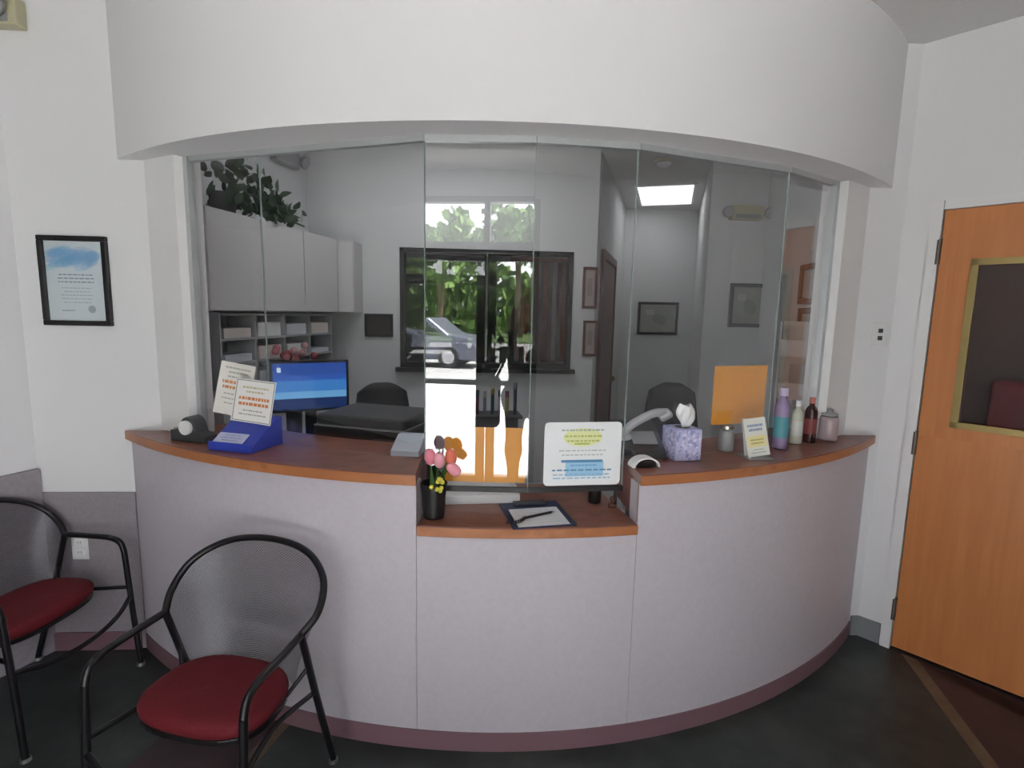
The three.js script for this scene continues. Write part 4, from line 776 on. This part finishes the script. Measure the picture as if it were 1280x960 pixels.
// ------------------------------------------------------------------ photographer, mirrored in the glass
{
  const bones = [ // a, b, ra, rb
    [[0, 1.0, 0], [0, 1.22, 0], 0.155, 0.15], [[0, 1.22, 0], [0, 1.40, 0], 0.15, 0.13], [[-0.09, 0.95, 0], [0.09, 0.95, 0], 0.125, 0.125],
    [[-0.15, 1.41, 0], [0.15, 1.41, 0], 0.075, 0.075], [[0, 1.42, 0], [0, 1.55, -0.02], 0.06, 0.056],
    [[0, 1.655, -0.03], [0, 1.60, -0.045], 0.092, 0.075], [[0, 1.645, -0.13], [0, 1.615, -0.14], 0.012, 0.016],
    [[-0.1, 0.92, 0], [-0.11, 0.5, -0.01], 0.09, 0.06], [[-0.11, 0.5, -0.01], [-0.11, 0.09, 0.03], 0.058, 0.04], [[-0.11, 0.05, 0.03], [-0.125, 0.035, -0.15], 0.045, 0.032],
    [[0.1, 0.92, 0], [0.11, 0.5, -0.01], 0.09, 0.06], [[0.11, 0.5, -0.01], [0.11, 0.09, 0.03], 0.058, 0.04], [[0.11, 0.05, 0.03], [0.125, 0.035, -0.15], 0.045, 0.032],
    [[-0.2, 1.39, 0], [-0.31, 1.18, -0.08], 0.06, 0.05], [[-0.31, 1.18, -0.08], [-0.085, 1.545, -0.215], 0.042, 0.028], [[0.2, 1.39, 0], [0.31, 1.18, -0.08], 0.058, 0.045], [[0.31, 1.18, -0.08], [0.085, 1.545, -0.215], 0.042, 0.028],
    [[-0.085, 1.555, -0.215], [-0.075, 1.60, -0.225], 0.026, 0.022], [[0.085, 1.555, -0.215], [0.075, 1.60, -0.225], 0.026, 0.022],
  ];
  for (const s of [-1, 1]) for (let k = 0; k < 4; k++) { const y = 1.585 + k * 0.019, x = s * (0.082 - 0.003 * Math.abs(k - 1.5)); bones.push([[x, y, -0.225], [s * 0.055, y + 0.003, -0.262], 0.0105, 0.009], [[s * 0.055, y + 0.003, -0.262], [s * (0.022 + 0.006 * Math.abs(k - 1)), y + 0.004, -0.262], 0.009, 0.008]); }
  for (const s of [-1, 1]) bones.push([[s * 0.075, 1.575, -0.22], [s * 0.04, 1.572, -0.225], 0.012, 0.010]);
  const B = bones.map(([a, b, r0, r1]) => { const d = [b[0] - a[0], b[1] - a[1], b[2] - a[2]]; return { a, d, l: d[0] ** 2 + d[1] ** 2 + d[2] ** 2, r0, r1 }; });
  const field = (x, y, z) => { let s = 0; const k = 42; for (const q of B) { const px = x - q.a[0], py = y - q.a[1], pz = z - q.a[2]; let t = (px * q.d[0] + py * q.d[1] + pz * q.d[2]) / q.l; t = t < 0 ? 0 : t > 1 ? 1 : t; const dd = Math.hypot(px - t * q.d[0], py - t * q.d[1], pz - t * q.d[2]) - (q.r0 + (q.r1 - q.r0) * t); if (dd < 0.3) s += Math.exp(-k * dd); } return s > 0 ? -Math.log(s) / k : 0.3; };
  function mesh(cx, cyy, cz, half, res, fn) {
    const mc = new MarchingCubes(res, new THREE.MeshStandardMaterial(), false, false, 200000); mc.isolation = 0;
    const g = []; for (let k = 0; k < res; k++) for (let j = 0; j < res; j++) for (let i = 0; i < res; i++) mc.field[i + j * res + k * res * res] = -fn(cx + (i - res / 2) / (res / 2) * half, cyy + (j - res / 2) / (res / 2) * half, cz + (k - res / 2) / (res / 2) * half);
    mc.update(); const n = mc.count ?? mc.geometry.drawRange.count;
    const P = new Float32Array(n * 3), N = new Float32Array(n * 3);
    for (let i = 0; i < n; i++) { P[3 * i] = mc.positionArray[3 * i] * half + cx; P[3 * i + 1] = mc.positionArray[3 * i + 1] * half + cyy; P[3 * i + 2] = mc.positionArray[3 * i + 2] * half + cz; for (let j = 0; j < 3; j++) N[3 * i + j] = mc.normalArray[3 * i + j]; }
    const bg = new THREE.BufferGeometry(); bg.setAttribute('position', new THREE.BufferAttribute(P, 3)); bg.setAttribute('normal', new THREE.BufferAttribute(N, 3)); bg.setAttribute('uv', new THREE.BufferAttribute(new Float32Array(n * 2), 2)); return bg;
  }
  const g = mesh(0, 0.9, -0.05, 0.93, 96, field);
  const col = [], P = g.attributes.position, skin = [0.42, 0.24, 0.17], shirt = [0.03, 0.028, 0.035], jean = [0.02, 0.024, 0.04], shoe = [0.02, 0.02, 0.02];
  for (let i = 0; i < P.count; i++) { const x = P.getX(i), y = P.getY(i), z = P.getZ(i); const c = y < 0.09 ? shoe : y < 0.98 ? jean : (y > 1.50 && Math.abs(x) < 0.11) || (z < -0.19 && y > 1.5) ? skin : shirt; col.push(...c); }
  g.setAttribute('color', new THREE.Float32BufferAttribute(col, 3));
  const o = thing('person', 'person in dark clothes holding up a camera, mirrored in the glass', 'person', [-0.14, 0, 2.86], 0.02);
  part('body', g, std(0xffffff, 0.8, { vertexColors: true }), o);
  const hair = T(new THREE.SphereGeometry(0.108, 24, 18).scale(0.98, 1.12, 1.05), 0, 1.665, -0.005), HP = hair.attributes.position;
  for (let i = 0; i < HP.count; i++) { const y = HP.getY(i), z = HP.getZ(i); if (z < -0.05 && y < 1.7) HP.setZ(i, -0.05); if (y < 1.6 && z > -0.05) HP.setY(i, 1.6 - (1.6 - y) * 2.2); } hair.computeVertexNormals();
  part('hair', hair, std(lin(0.02, 0.012, 0.009), 0.7), o);
  const bag = thing('shoulder_bag', 'dark shoulder bag hanging at the side of the mirrored person', 'bag', [-0.47, 0, 2.86], 0.02);
  part('bag_body', rb(0.2, 0.42, 0.14, 0.04, 0, 0.9, 0.02), M.blackSoft, bag);
  part('strap', tube([[-0.06, 1.09, 0.02], [0.06, 1.3, 0.03], [0.12, 1.47, 0.03], [0.14, 1.3, 0.06], [0.06, 1.09, 0.05]], 0.012, 24, 6), M.blackSoft, bag);
  const cam = thing('compact_camera', 'small black camera held by the person in the glass', 'camera', [-0.145, 1.60, 2.61], 0.02);
  part('camera_body', rb(0.11, 0.065, 0.03, 0.006, 0, 0.0, 0), M.black, cam);
  part('lens_barrel', T(cy(0.024, 0.026, 0.03, 0, 0, 0, 20), 0.01, 0, -0.03, Math.PI / 2), M.charcoal, cam);
}

// ------------------------------------------------------------------ outdoors, seen mirrored in the glass
{
  const gr = struct('ground', 'pale sunlit concrete and asphalt outside the entrance', 'ground');
  const ct = noiseTex(256, 256, (u, v) => { const k = 18 * (fbm(u, v, 12, 4) - 0.5); return [206 + k, 205 + k, 203 + k]; }); ct.repeat.set(0.3, 0.3);
  part('concrete_walk', plan([[-14, ZE + 0.15], [14, ZE + 0.15], [14, 11], [-14, 11]], -0.12, -0.02), std(0xffffff, 0.9, { map: ct }), gr);
  part('asphalt', plan([[-40, 11], [40, 11], [40, 24], [-40, 24]], -0.14, -0.1), std(lin(0.38, 0.38, 0.37), 0.9), gr);
  part('lawn', plan([[-60, 24], [60, 24], [60, 60], [-60, 60]], -0.12, 0.0), std(lin(0.10, 0.17, 0.05), 0.95), gr);
  const lm = [std(lin(0.10, 0.19, 0.04), 0.8, { side: THREE.DoubleSide }), std(lin(0.15, 0.25, 0.06), 0.8, { side: THREE.DoubleSide }), std(lin(0.06, 0.12, 0.03), 0.8, { side: THREE.DoubleSide })];
  const tl = ['broad green tree beyond the car park mirrored in the glass', 'tall green tree beside the broad tree across the car park', 'small dark green tree at the edge of the car park', 'yellow-green tree at the far end of the lawn'];
  [[-6.5, 27, 6.5, 3.2], [-2.6, 31, 8, 3.4], [-11.5, 26, 5, 2.4], [2.5, 29, 6, 2.8]].forEach(([x, z, h, r], n) => {
    const t = thing('tree', tl[n], 'tree', [x, -0.002, z], 0, 'trees beyond the car park');
    part('trunk', tube([[0, 0, 0], [0.1, h * 0.3, 0], [0, h * 0.62, 0.1]], 0.16, 10, 8), std(lin(0.09, 0.06, 0.04), 0.9), t);
    const leaf = new THREE.PlaneGeometry(0.42, 0.3), lobes = []; for (let i = 0; i < 16; i++) { const a = rnd() * 6.28, e = Math.acos(rr(-0.7, 1)), q0 = r * 0.72 * Math.pow(rnd(), 0.4); lobes.push([Math.sin(e) * Math.cos(a) * q0, h * 0.72 + Math.cos(e) * q0 * 0.8, Math.sin(e) * Math.sin(a) * q0, r * rr(0.2, 0.36)]); }
    for (let k = 0; k < 3; k++) { const gs = []; for (let i = 0; i < 620; i++) { const L = lobes[(i + k) % 16], a = rnd() * 6.28, c = rr(-1, 1), b = Math.sqrt(1 - c * c), q0 = L[3] * Math.pow(rnd(), 0.35); gs.push(T(leaf.clone(), L[0] + b * Math.cos(a) * q0, L[1] + c * q0, L[2] + b * Math.sin(a) * q0, rr(-1.5, 1.5), rr(0, 6.28), rr(-1.5, 1.5))); } part('foliage', gs, lm[(k + n) % 3], t).userData.kind = 'stuff'; }
  });
  { const hd = thing('hedge', 'tall dark green hedge across the far side of the lawn', 'hedge', [0, 0, 36.5]), leaf = new THREE.PlaneGeometry(0.9, 0.6);
    for (let k = 0; k < 3; k++) { const gs = []; for (let i = 0; i < 1300; i++) gs.push(T(leaf.clone(), rr(-26, 14), rr(0.15, 3.9 + 0.8 * Math.sin(i)), rr(-0.9, 0.9), rr(-1.5, 1.5), rr(0, 6.28), rr(-1.5, 1.5))); part('foliage', gs, lm[k], hd).userData.kind = 'stuff'; } }
  const c = thing('parked_car', 'grey parked car outside the entrance mirrored in the glass', 'car', [-4.6, -0.1, 15.5], 0.1);
  const s = new THREE.Shape(); [[-2.2, 0.35], [-2.2, 0.8], [-1.95, 0.92], [-1.35, 0.95], [-0.75, 1.42], [0.75, 1.45], [1.35, 0.98], [2.1, 0.86], [2.25, 0.6], [2.22, 0.32]].forEach(([a, b], i) => i ? s.lineTo(a, b) : s.moveTo(a, b));
  part('body', T(new THREE.ExtrudeGeometry(s, { depth: 1.5, bevelEnabled: true, bevelSize: 0.08, bevelThickness: 0.1, bevelSegments: 3 }), 0, 0, -0.75), std(lin(0.12, 0.13, 0.17), 0.3, { metalness: 0.5 }), c);
  const w = new THREE.Shape(); [[-1.15, 0.98], [-0.68, 1.36], [0.7, 1.39], [1.15, 1.0]].forEach(([a, b], i) => i ? w.lineTo(a, b) : w.moveTo(a, b));
  for (const z of [-0.86, 0.84]) part('side_window', T(new THREE.ExtrudeGeometry(w, { depth: 0.02, bevelEnabled: false }), 0, 0, z), M.black, c);
  for (const [x, z] of [[-1.4, -0.75], [1.4, -0.75], [-1.4, 0.75], [1.4, 0.75]]) { const wh2 = part('wheel', T(cy(0.33, 0.33, 0.22, 0, 0, 0, 28), x, 0.33, z, Math.PI / 2), M.black, c); part('hub_cap', T(cy(0.2, 0.2, 0.23, 0, 0, 0, 20), x, 0.33, z, Math.PI / 2), M.silver, wh2); }
}

scene.traverse((o) => { if (o.isMesh) { o.castShadow = true; o.receiveShadow = true; } });
renderer.render(scene, camera);
